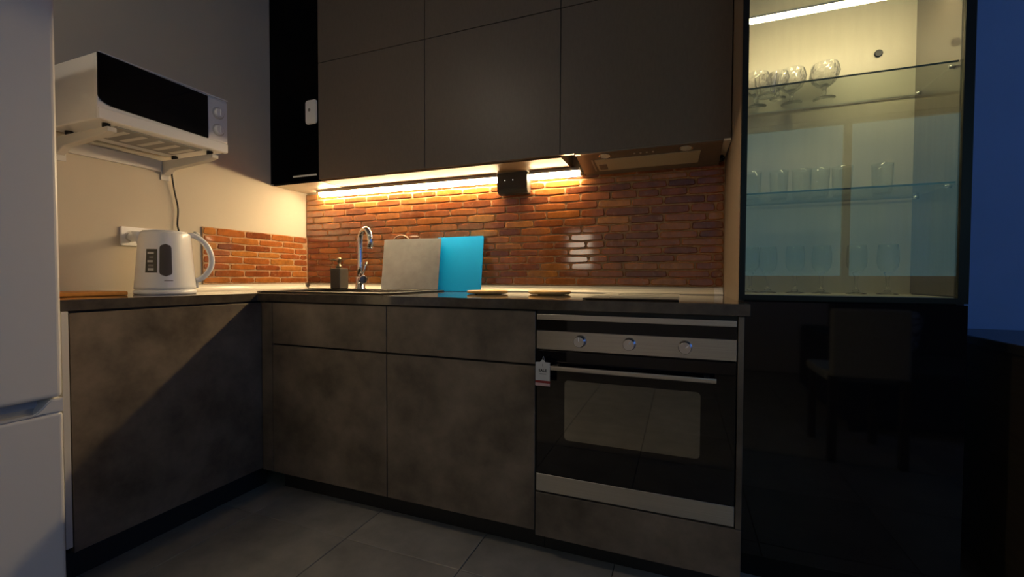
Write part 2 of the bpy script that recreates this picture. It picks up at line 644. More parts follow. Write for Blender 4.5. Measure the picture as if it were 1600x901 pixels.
def solid(u, v):
    if DOOR[0] < u < DOOR[1] and v < DOOR[3]:
        return False
    return not (WIN[0] < u < WIN[1] and WIN[2] < v < WIN[3])


struct('wall_front', slab(new(), [0, DOOR[0], DOOR[1], WIN[0], WIN[1], RX], [0, WIN[2], DOOR[3], WIN[3], RZ], solid,
                          RY - 0.12, RY, lambda u, v, w: (u, w, v)), 'wall_far')
# hall beyond the doorway
struct('wall_hall', B((0.0, RY - 2.1, 0), (2.2, RY - 2.0, RZ)), 'wall')
struct('wall_passage', B((2.0, RY - 2.0, 0), (2.1, RY - 0.12, RZ)), 'wall')
WR = (-2.70, -1.20, 0.90, 2.30)


def window(name, u0, u1, z0, z1, P, glass):
    w = bpy.data.objects.new(name, None)
    w['kind'] = 'structure'
    w.location = P((u0 + u1) / 2, z0, 0)
    C.objects.link(w)
    m = (u0 + u1) / 2
    obj('window_frame', slab(new(), [u0, u0 + 0.05, m - 0.03, m + 0.03, u1 - 0.05, u1], [z0, z0 + 0.05, z1 - 0.05, z1],
                             lambda u, v: not ((u0 + 0.05 < u < m - 0.03 or m + 0.03 < u < u1 - 0.05) and z0 + 0.05 < v < z1 - 0.05),
                             0.02, 0.07, P), 'white_frame', w)
    for a, b in ((u0 + 0.05, m - 0.03), (m + 0.03, u1 - 0.05)):
        obj('pane', slab(new(), [a, b], [z0 + 0.05, z1 - 0.05], lambda u, v: True, 0.042, 0.048, P), glass, w)


window('window_1', WIN[0], WIN[1], WIN[2], WIN[3], lambda u, v, w: (u, RY - w, v), 'dim_pane')
window('window_2', WR[0], WR[1], WR[2], WR[3], lambda u, v, w: (RX + w, u, v), 'window_pane')

# ------------------------------------------------------------------ brick splashbacks
BZ = [1.4795, 1.444, 1.412, 1.377, 1.338, 1.3, 1.26, 1.222, 1.184, 1.148, 1.113, 1.079, 1.044, 1.008, 0.973, 0.937]
BROWS = [[0.1, 0.25, 0.40, 0.56, 0.72, 0.87, 1.03, 1.18, 1.40, 1.52, 1.66, 1.82, 1.99, 2.15],
 [0.146, 0.3, 0.464, 0.617, 0.78, 0.933, 1.095, 1.256, 1.473, 1.551, 1.728, 1.894, 2.051, 2.208],
 [0.217, 0.375, 0.54, 0.7, 0.865, 1.021, 1.181, 1.324, 1.496, 1.654, 1.816, 1.967, 2.123, 2.241],
 [0.143, 0.31, 0.462, 0.623, 0.778, 0.932, 1.096, 1.262, 1.417, 1.572, 1.73, 1.874, 1.994, 2.09, 2.209],
 [0.061, 0.212, 0.366, 0.537, 0.697, 0.859, 1.021, 1.182, 1.346, 1.498, 1.659, 1.814, 1.968, 2.108, 2.281],
 [0.136, 0.272, 0.429, 0.6, 0.808, 0.974, 1.127, 1.287, 1.416, 1.561, 1.732, 1.848, 2.05, 2.218, 2.32],
 [0.015, 0.175, 0.341, 0.487, 0.648, 0.75, 0.899, 1.066, 1.22, 1.341, 1.493, 1.649, 1.808, 1.961, 2.111, 2.287],
 [0.255, 0.389, 0.572, 0.729, 0.827, 0.985, 1.14, 1.303, 1.426, 1.583, 1.738, 1.871, 1.962, 2.087, 2.224],
 [0.027, 0.18, 0.338, 0.484, 0.669, 0.855, 1.04, 1.225, 1.366, 1.522, 1.682, 1.841, 1.938, 2.091, 2.254],
 [0.107, 0.255, 0.389, 0.573, 0.751, 0.929, 1.107, 1.285, 1.433, 1.6, 1.759, 1.849, 2.001, 2.183],
 [0.036, 0.186, 0.351, 0.476, 0.664, 0.852, 1.04, 1.228, 1.366, 1.519, 1.674, 1.83, 1.939, 2.106, 2.254],
 [0.089, 0.212, 0.291, 0.427, 0.565, 0.751, 0.937, 1.123, 1.309, 1.461, 1.604, 1.772, 1.864, 2.006, 2.159, 2.312],
 [0.195, 0.338, 0.472, 0.662, 0.852, 1.042, 1.232, 1.372, 1.53, 1.686, 1.838, 1.933, 2.089, 2.241],
 [0.089, 0.33, 0.517, 0.715, 0.913, 1.112, 1.31, 1.464, 1.624, 1.777, 1.938, 2.128, 2.302],
 [0.114, 0.256, 0.334, 0.476, 0.565, 0.732, 0.899, 1.066, 1.233, 1.386, 1.554, 1.712, 1.905, 2.055, 2.213, 2.32]]
LZ = [1.2155, 1.177, 1.142, 1.107, 1.076, 1.038, 1.006, 0.968, 0.937]
LROWS = [[-0.58, -0.424, -0.266, -0.115], [-0.505, -0.344, -0.189, -0.04], [-0.577, -0.426, -0.271, -0.107], [-0.507, -0.353, -0.209, -0.066],
         [-0.595, -0.439, -0.276, -0.113], [-0.511, -0.367, -0.209, -0.054], [-0.594, -0.431, -0.278, -0.129], [-0.509, -0.373, -0.207]]


def brick_mesh(u0, u1, z0, z1, P):
    """P(u, z, depth) -> point; outline uneven, face flat and proud of the mortar"""
    bm = new()
    w, h = u1 - u0, z1 - z0
    j = lambda s: random.uniform(-s, s)
    g = 0.0024
    uu = [u0 + g, u0 + w * 0.35, u0 + w * 0.68, u1 - g]
    tilt = j(0.0016)
    topo = [(u1 - g, z0 + g + 0.008), (u1 - g - 0.004, z1 - g + j(0.001) - 0.003), (uu[2], z1 - g + j(0.0018)), (uu[1], z1 - g + j(0.0018)),
            (u0 + g + 0.004, z1 - g + j(0.001) - 0.003), (u0 + g + j(0.001), z0 + g + 0.008), (u0 + g + 0.005, z0 + g + 0.0015),
            (uu[1], z0 + g + j(0.0018)), (uu[2], z0 + g + j(0.0018)), (u1 - g - 0.005, z0 + g + 0.0015)]
    cu, cz = (u0 + u1) / 2, (z0 + z1) / 2
    topo = [(u, z + tilt * (u - cu) / w) for u, z in topo]

    def ring(k, d):
        return [bm.verts.new(Vector(P(cu + (u - cu) * (1 - k / w * 2), cz + (z - cz) * (1 - k / h * 2), d))) for u, z in topo]
    a, b, c = ring(0, 0.0), ring(0.0006, 0.0018), ring(0.0032, 0.0032)
    n = len(topo)
    for p, q in ((a, b), (b, c)):
        for k in range(n):
            f = bm.faces.new((p[k], p[(k + 1) % n], q[(k + 1) % n], q[k]))
            f.material_index = 1
    bm.faces.new(c)
    return bm


XR = 2.3555
panel_b = thing('brick_splashback', (1.18, 0, 0.933), 'long glossy red brick splashback panel behind the sink and hob', 'splashback')
obj('mortar_panel', B((0.0005, -0.008, 0.9335), (XR, -0.0005, 1.4795)), 'mortar', panel_b)
PB = lambda u, z, d: (u, -0.008 - d, z)
for k, row in enumerate(BROWS):
    us = [0.0015 if BZ[k + 1] > 1.21 else 0.0118] + [u for u in row if 0.03 < u < XR - 0.03] + [XR - 0.0005]
    for a, b in zip(us, us[1:]):
        obj('brick', brick_mesh(a, b, BZ[k + 1], BZ[k], PB), 'brick', panel_b).data.materials.append(MT['brick_rim'])
panel_l = thing('brick_splashback', (0, -0.32, 0.933), 'short bright orange brick splashback panel on the left wall beside the kettle', 'splashback')
obj('mortar_panel', B((0.0005, -0.6464, 0.9335), (0.008, -0.0085, 1.2155)), 'mortar', panel_l)
PL = lambda u, z, d: (0.008 + d, u, z)
for k, row in enumerate(LROWS):
    us = [-0.6464] + row + [-0.0125]
    for a, b in zip(us, us[1:]):
        if b - a > 0.03:
            obj('brick', brick_mesh(a, b, LZ[k + 1], LZ[k], PL), 'brick', panel_l).data.materials.append(MT['brick_rim'])

# ------------------------------------------------------------------ worktop and its cove trim
XL, YF, ZW = 0.4724, -0.7229, 0.90
SK = (0.35, 1.06, -0.63, -0.14)      # sink cut-out
SI = (SK[0] + 0.018, SK[1] - 0.018, SK[2] + 0.018, SK[3] - 0.018)
wt = slab(new(), [0.001, SI[0], XL, SI[1], 2.3545, 2.366], [-1.372, YF, SI[2], -0.556, SI[3], -0.001],
          lambda u, v: not (u > XL and v < YF) and not (u > 2.3545 and v > -0.556) and not (SI[0] < u < SI[1] and SI[2] < v < SI[3]),
          ZW - 0.034, ZW, lambda u, v, w: (u, v, w))
wk = obj('worktop', wt, 'worktop')
bv = wk.modifiers.new('bevel', 'BEVEL')
bv.width, bv.segments, bv.limit_method = 0.0015, 1, 'ANGLE'
tag(wk, 'dark glossy L-shaped worktop with thin front edge', 'worktop')


def cove(P, a, b):
    bm = new()
    prof = [(0.0005, 0.0), (0.030, 0.0), (0.030, 0.004), (0.024, 0.007), (0.017, 0.013), (0.0125, 0.021), (0.0115, 0.031), (0.0005, 0.0325)]
    ra = [bm.verts.new(Vector(P(a, d, h))) for d, h in prof]
    rb = [bm.verts.new(Vector(P(b, d, h))) for d, h in prof]
    n = len(prof)
    for k in range(n):
        bm.faces.new((ra[k], ra[(k + 1) % n], rb[(k + 1) % n], rb[k]))
    bm.faces.new(ra)
    bm.faces.new(rb[::-1])
    return bm


tr = bpy.data.objects.new('trim_1', None)
tr['kind'] = 'structure'
tr.location = (0, 0, ZW)
C.objects.link(tr)
obj('cove_strip', cove(lambda t, d, h: (t, -d, ZW + h), 0.032, 2.318), 'trim', tr)
obj('end_cap', cove(lambda t, d, h: (t, -d * 1.04 - 0.0003, ZW + h * 1.03), 2.3185, 2.353), 'white', tr)
tr2 = bpy.data.objects.new('trim_2', None)
tr2['kind'] = 'structure'
tr2.location = (0, -0.3, ZW)
C.objects.link(tr2)
obj('cove_strip', cove(lambda t, d, h: (d, t, ZW + h), -0.700, -0.045), 'trim', tr2)
obj('end_cap', cove(lambda t, d, h: (d * 1.04 + 0.0003, t, ZW + h * 1.03), -0.724, -0.7005), 'white_metal', tr2)
obj('corner_cap', cove(lambda t, d, h: (d * 1.05 + 0.0004, t, ZW + h * 1.03), -0.0445, -0.031), 'trim', tr2)

# ------------------------------------------------------------------ base units
YD = -0.713          # front plane of the doors
TD = 0.019


def base_unit(x0, x1, label, split):
    t = thing('base_cabinet', ((x0 + x1) / 2, -0.36, 0), label, 'cabinet', 'dark stone-look base cabinets')
    obj('carcass', B((x0 + 0.001, YD + TD + 0.001, 0.125), (x1 - 0.001, -0.03, 0.715)), 'stone_side', t)
    obj('carcass_rail', B((x0 + 0.001, YD + TD + 0.001, 0.7155), (x1 - 0.001, YD + 0.04, 0.865)), 'stone_side', t)
    g = 0.0018
    if split:
        obj('door', B((x0 + g, YD, 0.125), (x1 - g, YD + TD, split - 0.005), bevel=0.0012, seg=1), 'stone', t)
        obj('drawer_front', B((x0 + g, YD, split + 0.003), (x1 - g, YD + TD, 0.861), bevel=0.0012, seg=1), 'stone', t)
        obj('finger_groove', B((x0 + g, YD + 0.008, split - 0.0045), (x1 - g, YD + TD, split + 0.0025)), 'black', t)
    else:
        obj('filler_panel', B((x0 + g, YD, 0.125), (x1 - g, YD + TD, 0.861), bevel=0.0012, seg=1), 'stone', t)
    obj('plinth', B((x0, -0.60, 0.001), (x1, -0.585, 0.1245)), 'stone_side', t)
    return t


base_unit(0.4790, 0.5435, 'narrow dark corner filler between the two runs of base units', None)
base_unit(0.5435, 1.1395, 'dark stone-look base cabinet under the sink, left of the two with drawers', 0.682)
base_unit(1.1395, 1.7380, 'dark stone-look base cabinet beside the oven, right of the two with drawers', 0.682)
t = thing('base_cabinet', (0.24, -1.0, 0), 'dark base cabinet with plain front under the kettle, beside the fridge', 'cabinet')
obj('carcass', B((0.03, -1.352, 0.125), (XL - 0.016, -0.700, 0.865)), 'stone_side', t)
obj('corner_carcass', B((0.03, -0.699, 0.125), (XL - 0.016, -0.02, 0.715)), 'stone_side', t)
obj('door', B((XL - 0.013, -1.350, 0.130), (XL + 0.005, YF + 0.030, 0.859), bevel=0.0014, seg=1), 'stone', t)
obj('end_panel', B((0.03, -1.369, 0.150), (XL + 0.005, -1.353, 0.865), bevel=0.001, seg=1), 'white_metal', t, label='pale edge panel')
obj('plinth', B((0.360, -1.352, 0.001), (0.375, -0.61, 0.1245)), 'stone_side', t)

# oven housing
OX0, OX1 = 1.7404, 2.3354
t = thing('oven_housing', (2.04, -0.36, 0), 'dark cabinet surround built around the oven', 'cabinet')
obj('carcass', B((OX0 - 0.001, YD + 0.5, 0.125), (2.354, -0.03, 0.865)), 'stone_side', t)
obj('lower_panel', B((OX0 - 0.0005, YD, 0.110), (2.3525, YD + TD, 0.256), bevel=0.001, seg=1), 'stone', t)
obj('side_stile', B((OX1 + 0.002, YD, 0.258), (2.3525, YD + TD, 0.864), bevel=0.001, seg=1), 'stone', t)
obj('top_rail', B((OX0, YD + 0.006, 0.8535), (OX1 + 0.001, YD + TD, 0.8655)), 'stone_side', t)
obj('plinth', B((OX0, -0.60, 0.001), (2.353, -0.585, 0.1095)), 'stone_side', t)

# ------------------------------------------------------------------ oven
ov = thing('built_in_oven', (2.04, -0.4, 0.262), 'built-in oven with three knobs, steel bands and black glass door', 'oven')
obj('casing', B((OX0 + 0.02, YD + 0.03, 0.275), (OX1 - 0.02, -0.23, 0.845)), 'steel_dark', ov)
obj('top_trim', B((OX0 + 0.001, YD, 0.8335), (OX1 - 0.001, YD + 0.028, 0.8525), bevel=0.002), 'steel', ov)
obj('display_strip', B((OX0 + 0.001, YD + 0.004, 0.7985), (OX1 - 0.001, YD + 0.028, 0.833)), 'black_glass', ov)
cp = obj('control_panel', B((OX0 + 0.001, YD - 0.002, 0.7365), (OX1 - 0.001, YD + 0.028, 0.798), bevel=0.0015, seg=1), 'steel', ov)
for kx, rotk in ((1.888, 0), (2.040, 25), (2.198, 50)):
    kb = new()
    z = 0.7695
    tube(kb, [(kx, YD - 0.0025, z), (kx, YD - 0.006, z), (kx, YD - 0.0065, z), (kx, YD - 0.0255, z), (kx, YD - 0.0275, z)],
         [0.0195, 0.0195, 0.0178, 0.0172, 0.0158], n=28)
    k = obj('knob', kb, 'chrome', ov)
    a = math.radians(rotk)
    pb = new()
    box(pb, (-0.0014, -0.0006, 0.002), (0.0014, 0.0006, 0.0150))
    Rm = Matrix.Translation((kx, YD - 0.0279, z)) @ Matrix.Rotation(a, 4, 'Y')
    bmesh.ops.transform(pb, matrix=Rm, verts=pb.verts[:])
    obj('pointer', pb, 'white', k)
dr = obj('door', B((OX0 + 0.001, YD, 0.3215), (OX1 - 0.001, YD + 0.026, 0.7325), bevel=0.0015, seg=1), 'black_glass', ov)
wb = new()
prism(wb, [(2.0395 + u, YD - 0.0008, 0.542 + v) for u, v in rounded(0.405, 0.196, 0.012)], (0, 0.002, 0))
obj('window', wb, 'oven_window', dr)
obj('lower_trim', B((OX0 + 0.001, YD - 0.0015, 0.2625), (OX1 - 0.001, YD + 0.026, 0.321), bevel=0.0015, seg=1), 'steel', ov)
hb = new()
prism(hb, [(OX0 + 0.03, YD - 0.034 + v, 0.6835 + u) for u, v in rounded(0.015, 0.011, 0.004, 4)], (0.510, 0, 0))
hd = obj('door_handle', hb, 'steel', ov)
for hx in (OX0 + 0.06, OX0 + 0.51):
    obj('handle_post', B((hx, YD - 0.029, 0.679), (hx + 0.014, YD - 0.0005, 0.688)), 'steel_dark', hd)

# sale tag hanging from the oven handle
tg = thing('hang_tag', (1.775, YD - 0.043, 0.62), 'white paper sale tag with red band hanging on the oven handle', 'tag')
ty = YD - 0.0425
tb = new()
prism(tb, [(1.7515, ty, 0.6335), (1.7995, ty, 0.6335), (1.7995, ty, 0.701), (1.784, ty, 0.702), (1.780, ty, 0.708), (1.7755, ty, 0.710), (1.771, ty, 0.708),
           (1.767, ty, 0.702), (1.7515, ty, 0.701)], (0, 0.0008, 0))
obj('tag_card', tb, 'paper', tg)
obj('red_band', B((1.7512, ty - 0.0002, 0.6345), (1.7998, ty + 0.001, 0.6425)), 'red', tg)
obj('tag_foot', B((1.7510, ty - 0.0001, 0.6255), (1.7995, ty + 0.0009, 0.6343)), 'pink', tg)
text('lettering', 'SALE', 0.0125, (1.7755, ty - 0.0004, 0.6745), (math.radians(90), 0, 0), 'ink', tg, bold=0.0004)
obj('small_print', B((1.7655, ty - 0.0003, 0.6625), (1.7875, ty, 0.6645)), 'grey_ink', tg)
obj('printed_mark', B((1.7747, ty - 0.0003, 0.688), (1.7763, ty, 0.697)), 'grey_ink', tg)
lp = new()
tube(lp, [(1.7755, ty + 0.0004, 0.7095), (1.7755, ty + 0.002, 0.716), (1.7755, ty + 0.010, 0.718), (1.7755, ty + 0.018, 0.706), (1.7755, ty + 0.018, 0.695)], 0.0006, n=6)
obj('string', lp, 'paper', tg)

# ------------------------------------------------------------------ wall units
YU, ZU, ZS = -0.2589, 1.497, 2.1161
UX = [0.0005, 0.3530, 1.0204, 1.6946, 2.3540]
names = [None, 'tall taupe wall cabinet over the sink, nearest the narrow glass one', 'tall taupe wall cabinet in the middle, above the blue board', 'tall taupe wall cabinet above the hood, beside the lit display cabinet']
for k in (1, 2, 3):
    x0, x1 = UX[k], UX[k + 1]
    t = thing('wall_cabinet', ((x0 + x1) / 2, -0.12, ZU), names[k], 'cabinet', 'taupe wall cabinets')
    zb = ZU + 0.001 if k < 3 else ZU + 0.06
    obj('carcass', B((x0 + 0.0008, YU + TD + 0.001, zb + 0.016), (x1 - 0.0008, -0.001, 2.60)), 'upper', t)
    if k < 3:
        obj('bottom_panel', B((x0 + 0.0008, YU + TD + 0.0008, ZU - 0.006), (x1 - 0.0008, -0.001, zb + 0.0155)), 'under_bounce', t)
    obj('door', B((x0 + 0.0016, YU, ZU), (x1 - 0.0016, YU + TD, ZS - 0.0015), bevel=0.001, seg=1), 'upper', t)
    obj('door', B((x0 + 0.0016, YU, ZS + 0.0015), (x1 - 0.0016, YU + TD, 2.60), bevel=0.001, seg=1), 'upper', t, label='upper door')
# narrow unit with a smoked glass door
x0, x1 = UX[0], UX[1]
t = thing('wall_cabinet', (0.17, -0.12, ZU), 'narrow wall cabinet with black glass door in the corner by the microwave', 'cabinet')
cb = new()
slab(cb, [x0, x0 + 0.016, x1 - 0.018, x1 - 0.001], [ZU - 0.006, ZU + 0.016, 2.584, 2.60],
     lambda u, v: not (x0 + 0.016 < u < x1 - 0.018 and ZU + 0.016 < v < 2.584), YU + TD + 0.001, -0.017, lambda u, v, w: (u, w, v))
obj('carcass', cb, 'black', t)
obj('bottom_panel', B((x0 + 0.001, YU + TD + 0.0008, ZU - 0.0075), (x1 - 0.0015, -0.001, ZU - 0.0062)), 'under', t)
obj('back_panel', B((x0, -0.0165, ZU + 0.0), (x1 - 0.001, -0.001, 2.60)), 'black', t)
for z in (1.765, 2.03, 2.30):
    obj('shelf', B((x0 + 0.0165, YU + 0.05, z), (x1 - 0.0185, -0.0175, z + 0.016)), 'stone_side', t)
d = obj('door', B((x0 + 0.001, YU, ZU), (x1 - 0.0016, YU + 0.005, 2.60)), 'smoke', t, label='smoked glass door')
pb = new()
prism(pb, [(0.3095 + u, YU - 0.009, 1.862 + v) for u, v in rounded(0.078, 0.128, 0.016)], (0, 0.0085, 0))
bmesh.ops.bevel(pb, geom=[e for e in pb.edges if all(abs(v.co.y - (YU - 0.009)) < 1e-5 for v in e.verts)], offset=0.003, segments=2, affect='EDGES')
pl = thing('lock_plate', (0.3095, YU - 0.004, 1.80), 'white plastic child lock stuck on the black glass door', 'lock')
obj('plate', pb, 'white', pl)
kb = new()
tube(kb, [(0.300, YU - 0.0093, 1.873), (0.300, YU - 0.0085, 1.873)], 0.009, n=14)
obj('keyhole', kb, 'grey_ink', pl)
sb = thing('label_strip', (0.255, YU - 0.002, 1.522), 'thin pale ribbed strip along the bottom of the black glass door', 'strip')
obj('strip', B((0.172, YU - 0.0025, 1.5205), (0.342, YU - 0.0004, 1.5285)), 'white', sb)
for i in range(12):
    x = 0.178 + i * 0.0138
    obj('rib', B((x, YU - 0.0036, 1.5195), (x + 0.006, YU - 0.0026, 1.5295)), 'white', sb)

# ------------------------------------------------------------------ strip light under the wall units
ul = thing('strip_light', (0.9, -0.03, 1.48), 'long glowing warm strip light under the wall cabinets', 'light')
for a, b in ((0.1360, 1.3150), (1.4870, 1.7330)):
    pb = B((a, -0.062, 1.4768), (b, -0.0165, 1.4908))
    box(pb, (a, -0.062, 1.4758), (b, -0.0605, 1.4769))
    box(pb, (a, -0.0178, 1.4555), (b, -0.0165, 1.4767))
    seg = obj('profile', pb, 'alu', ul)
    bm = new()
    prism(bm, [(a + 0.001, -0.0180, 1.4766), (a + 0.001, -0.0410, 1.4766), (a + 0.001, -0.0430, 1.4705), (a + 0.001, -0.0380, 1.4605), (a + 0.001, -0.0180, 1.4570)],
          (b - a - 0.002, 0, 0))
    obj('diffuser', bm, 'led', seg)
eb = new()
tube(eb, [(1.7335, -0.030, 1.468), (1.752, -0.030, 1.466)], 0.0125, n=14)
obj('end_cap', eb, 'bronze', ul)

# black power box in the middle of the strip
sx = thing('socket_box', (1.40, -0.045, 1.38), 'black socket box with two tiny lights hanging under the strip light', 'socket')
bm = new()
prism(bm, [(1.3215, -0.0135, 1.388), (1.3215, -0.0135, 1.4905), (1.3215, -0.074, 1.4905), (1.3215, -0.074, 1.408), (1.3215, -0.060, 1.388)], (0.159, 0, 0))
bmesh.ops.bevel(bm, geom=[e for e in bm.edges], offset=0.003, segments=2, affect='EDGES')
obj('housing', bm, 'box_grey', sx)
for x in (1.365, 1.407):
    lb = new()
    tube(lb, [(x, -0.0742, 1.452), (x, -0.0755, 1.452)], 0.0022, n=10)
    obj('indicator_light', lb, emitter('indicator', (1.0, 0.95, 0.8), 1.2), sx)
obj('fixing_plate', B((1.318, -0.0745, 1.4908), (1.485, -0.0135, 1.4918)), 'white', sx)

# ------------------------------------------------------------------ cooker hood
hd = thing('cooker_hood', (2.04, -0.12, 1.49), 'grey built-in cooker hood with pale filter above the hob', 'cooker hood')
HP = lambda y: 1.4965 - 0.1756 * (y + 0.239)


def slant(bm):
    # the hood's underside falls towards the wall: heights are given from that face
    for v in bm.verts:
        v.co.z += HP(v.co.y)
    return bm


b = new()
prism(b, [(1.7565, YU + TD + 0.002, HP(YU + TD + 0.002)), (1.7565, -0.014, HP(-0.014)), (1.7565, -0.014, 1.556), (1.7565, YU + TD + 0.002, 1.556)], (0.572, 0, 0))
obj('casing', b, 'hood', hd)
obj('front_lip', B((1.7565, YU + 0.0015, 1.4915), (2.3285, YU + TD + 0.0015, 1.4967)), 'hood', hd)
fb = new()
prism(fb, [(1.826, -0.173, -0.0004), (2.252, -0.173, -0.0004), (2.245, -0.066, -0.0004), (1.830, -0.062, -0.0004)], (0, 0, -0.003))
fo = obj('filter', slant(fb), 'hood_filter', hd)
obj('filter_latch', slant(B((1.838, -0.128, -0.0052), (1.872, -0.078, -0.0035))), 'hood', fo)
obj('filter_rim', slant(B((1.812, -0.173, -0.0032), (1.818, -0.062, -0.0002))), 'alu', hd)
for x in (1.877, 2.197):
    lb = new()
    lathe(lb, [(0.0, -0.004), (0.016, -0.004), (0.021, -0.002), (0.021, -0.0003)], (x, -0.204, 0.0), n=22)
    l = obj('lamp', slant(lb), 'lens', hd)
    rb = new()
    lathe(rb, [(0.0215, -0.003), (0.026, -0.003), (0.026, -0.0003), (0.0215, -0.0003)], (x, -0.204, 0.0), n=22, close=True)
    obj('lamp_rim', slant(rb), 'chrome', l)
for k in range(4):
    bb = new()
    x = 1.998 + k * 0.0245
    tube(bb, [(x, -0.203, -0.0003), (x, -0.203, -0.003)], 0.004, n=12)
    obj('button', slant(bb), 'lens', hd)
wf = obj('filler_strip', B((2.3292, YU + 0.001, ZU - 0.008), (2.3535, -0.014, ZU + 0.004)), 'trim')
tag(wf, 'pale filler strip between the cooker hood and the tall cabinet side', 'panel')
sb = thing('sensor', (2.343, -0.03, 1.46), 'small round black sensor under the pale filler strip', 'sensor')
bm = new()
lathe(bm, [(0.0, -0.013), (0.008, -0.0115), (0.0125, -0.006), (0.014, 0.0), (0.0125, 0.006), (0.009, 0.0105), (0.009, 0.0135)], (2.336, -0.048, 1.4750), n=18)
obj('body', bm, 'black_gloss', sb)
for dx in (-0.006, 0.007):  # two white glints on the sensor, shaped as chrome beads
    bm = new()
    lathe(bm, [(0, -0.002), (0.002, 0), (0, 0.002)], (2.336 + dx, -0.0605, 1.474), n=8)
    obj('glint', bm, 'chrome', sb)

# ------------------------------------------------------------------ tall display cabinet
TX0, TX1, TYF = 2.3560, 2.9060, -0.550
tc = thing('display_cabinet', (2.63, -0.3, 0), 'tall black cabinet with lit glass upper door and gloss lower door', 'cabinet')
obj('side_panel', B((TX0, TYF + 0.020, 0.10), (TX0 + 0.016, -0.001, 2.60)), 'beige', tc)
obj('side_panel', B((TX1 - 0.016, TYF + 0.020, 0.10), (TX1, -0.001, 2.60)), 'stone_side', tc, label='dark right side panel')
sl = obj('lining', B((TX1 - 0.0205, TYF + 0.020, 0.925), (TX1 - 0.0165, -0.279, 2.58)), 'lining_dark', tc)
obj('back_panel', B((TX0 + 0.0165, -0.278, 0.92), (TX1 - 0.0165, -0.262, 2.58)), 'beige_in', tc)
obj('top_panel', B((TX0 + 0.0165, TYF + 0.020, 2.582), (TX1 - 0.0165, -0.262, 2.60)), 'beige_in', tc)
obj('floor_panel', B((TX0 + 0.0165, TYF + 0.020, 0.905), (TX1 - 0.021, -0.279, 0.922)), 'beige_in', tc)
gb = new()
tube(gb, [(2.786, -0.2782, 1.719), (2.786, -0.2835, 1.719), (2.786, -0.2845, 1.719)], [0.0115, 0.0115, 0.009], n=18)
obj('cable_grommet', gb, 'black', tc)
fx0, fx1, fz0, fz1 = TX0 - 0.0005, TX1 + 0.0, 0.9045, 2.60
fr = obj('upper_door', slab(new(), [fx0, fx0 + 0.0165, fx1 - 0.022, fx1], [fz0, fz0 + 0.0155, fz1 - 0.02, fz1],
                            lambda u, v: not (fx0 + 0.0165 < u < fx1 - 0.022 and fz0 + 0.0155 < v < fz1 - 0.02), TYF, TYF + 0.0195, lambda u, v, w: (u, w, v)), 'black', tc)
obj('glass', B((fx0 + 0.0167, TYF + 0.006, fz0 + 0.0157), (fx1 - 0.0222, TYF + 0.010, fz1 - 0.0202)), 'pane', fr)
ld = obj('lower_door', B((fx0, TYF, 0.102), (fx1, TYF + 0.0195, 0.9005), bevel=0.001, seg=1), 'black_gloss', tc)
obj('plinth', B((TX0, TYF + 0.06, 0.001), (TX1, TYF + 0.075, 0.099)), 'black', tc)
obj('carcass', B((TX0 + 0.0165, TYF + 0.03, 0.103), (TX1 - 0.0165, -0.262, 0.9035)), 'stone_side', tc)
for z, tint in ((1.570, 0), (1.2405, 0)):
    shb = new()
    sh = obj('glass_shelf', B((TX0 + 0.0175, -0.520, z - 0.005), (TX1 - 0.0215, -0.2835, z)), 'shelf_glass', tc)
    obj('shelf_edge', B((TX0 + 0.0175, -0.5212, z - 0.005), (TX1 - 0.0215, -0.5203, z)), 'shelf_edge', sh)
    obj('shelf_edge', B((TX0 + 0.0175, -0.2832, z - 0.005), (TX1 - 0.0215, -0.2824, z)), 'alu' if z > 1.4 else 'shelf_edge', sh)
    for y in (-0.500, -0.318):
        cbm = new()
        tube(cbm, [(TX1 - 0.0208, y, z - 0.009), (TX1 - 0.034, y, z - 0.009)], [0.006, 0.004], n=12)
        obj('shelf_clip', cbm, 'chrome', sh)
# strip light of the display cabinet
dl = thing('strip_light', (2.63, -0.495, 1.78), 'short glowing strip light at the top of the display cabinet', 'light')
LY, LZ_ = -0.495, 1.789
obj('profile', B((TX0 + 0.0165, LY - 0.009, LZ_ + 0.0065), (TX1 - 0.021, LY + 0.009, LZ_ + 0.012)), 'alu', dl)
bm = new()
a, b = TX0 + 0.0172, TX1 - 0.0215
prism(bm, [(a, LY + 0.008, LZ_ + 0.0063), (a, LY - 0.008, LZ_ + 0.0063), (a, LY - 0.0085, LZ_), (a, LY - 0.004, LZ_ - 0.006), (a, LY + 0.004, LZ_ - 0.006), (a, LY + 0.0085, LZ_)], (b - a, 0, 0))
obj('diffuser', bm, 'led2', dl)


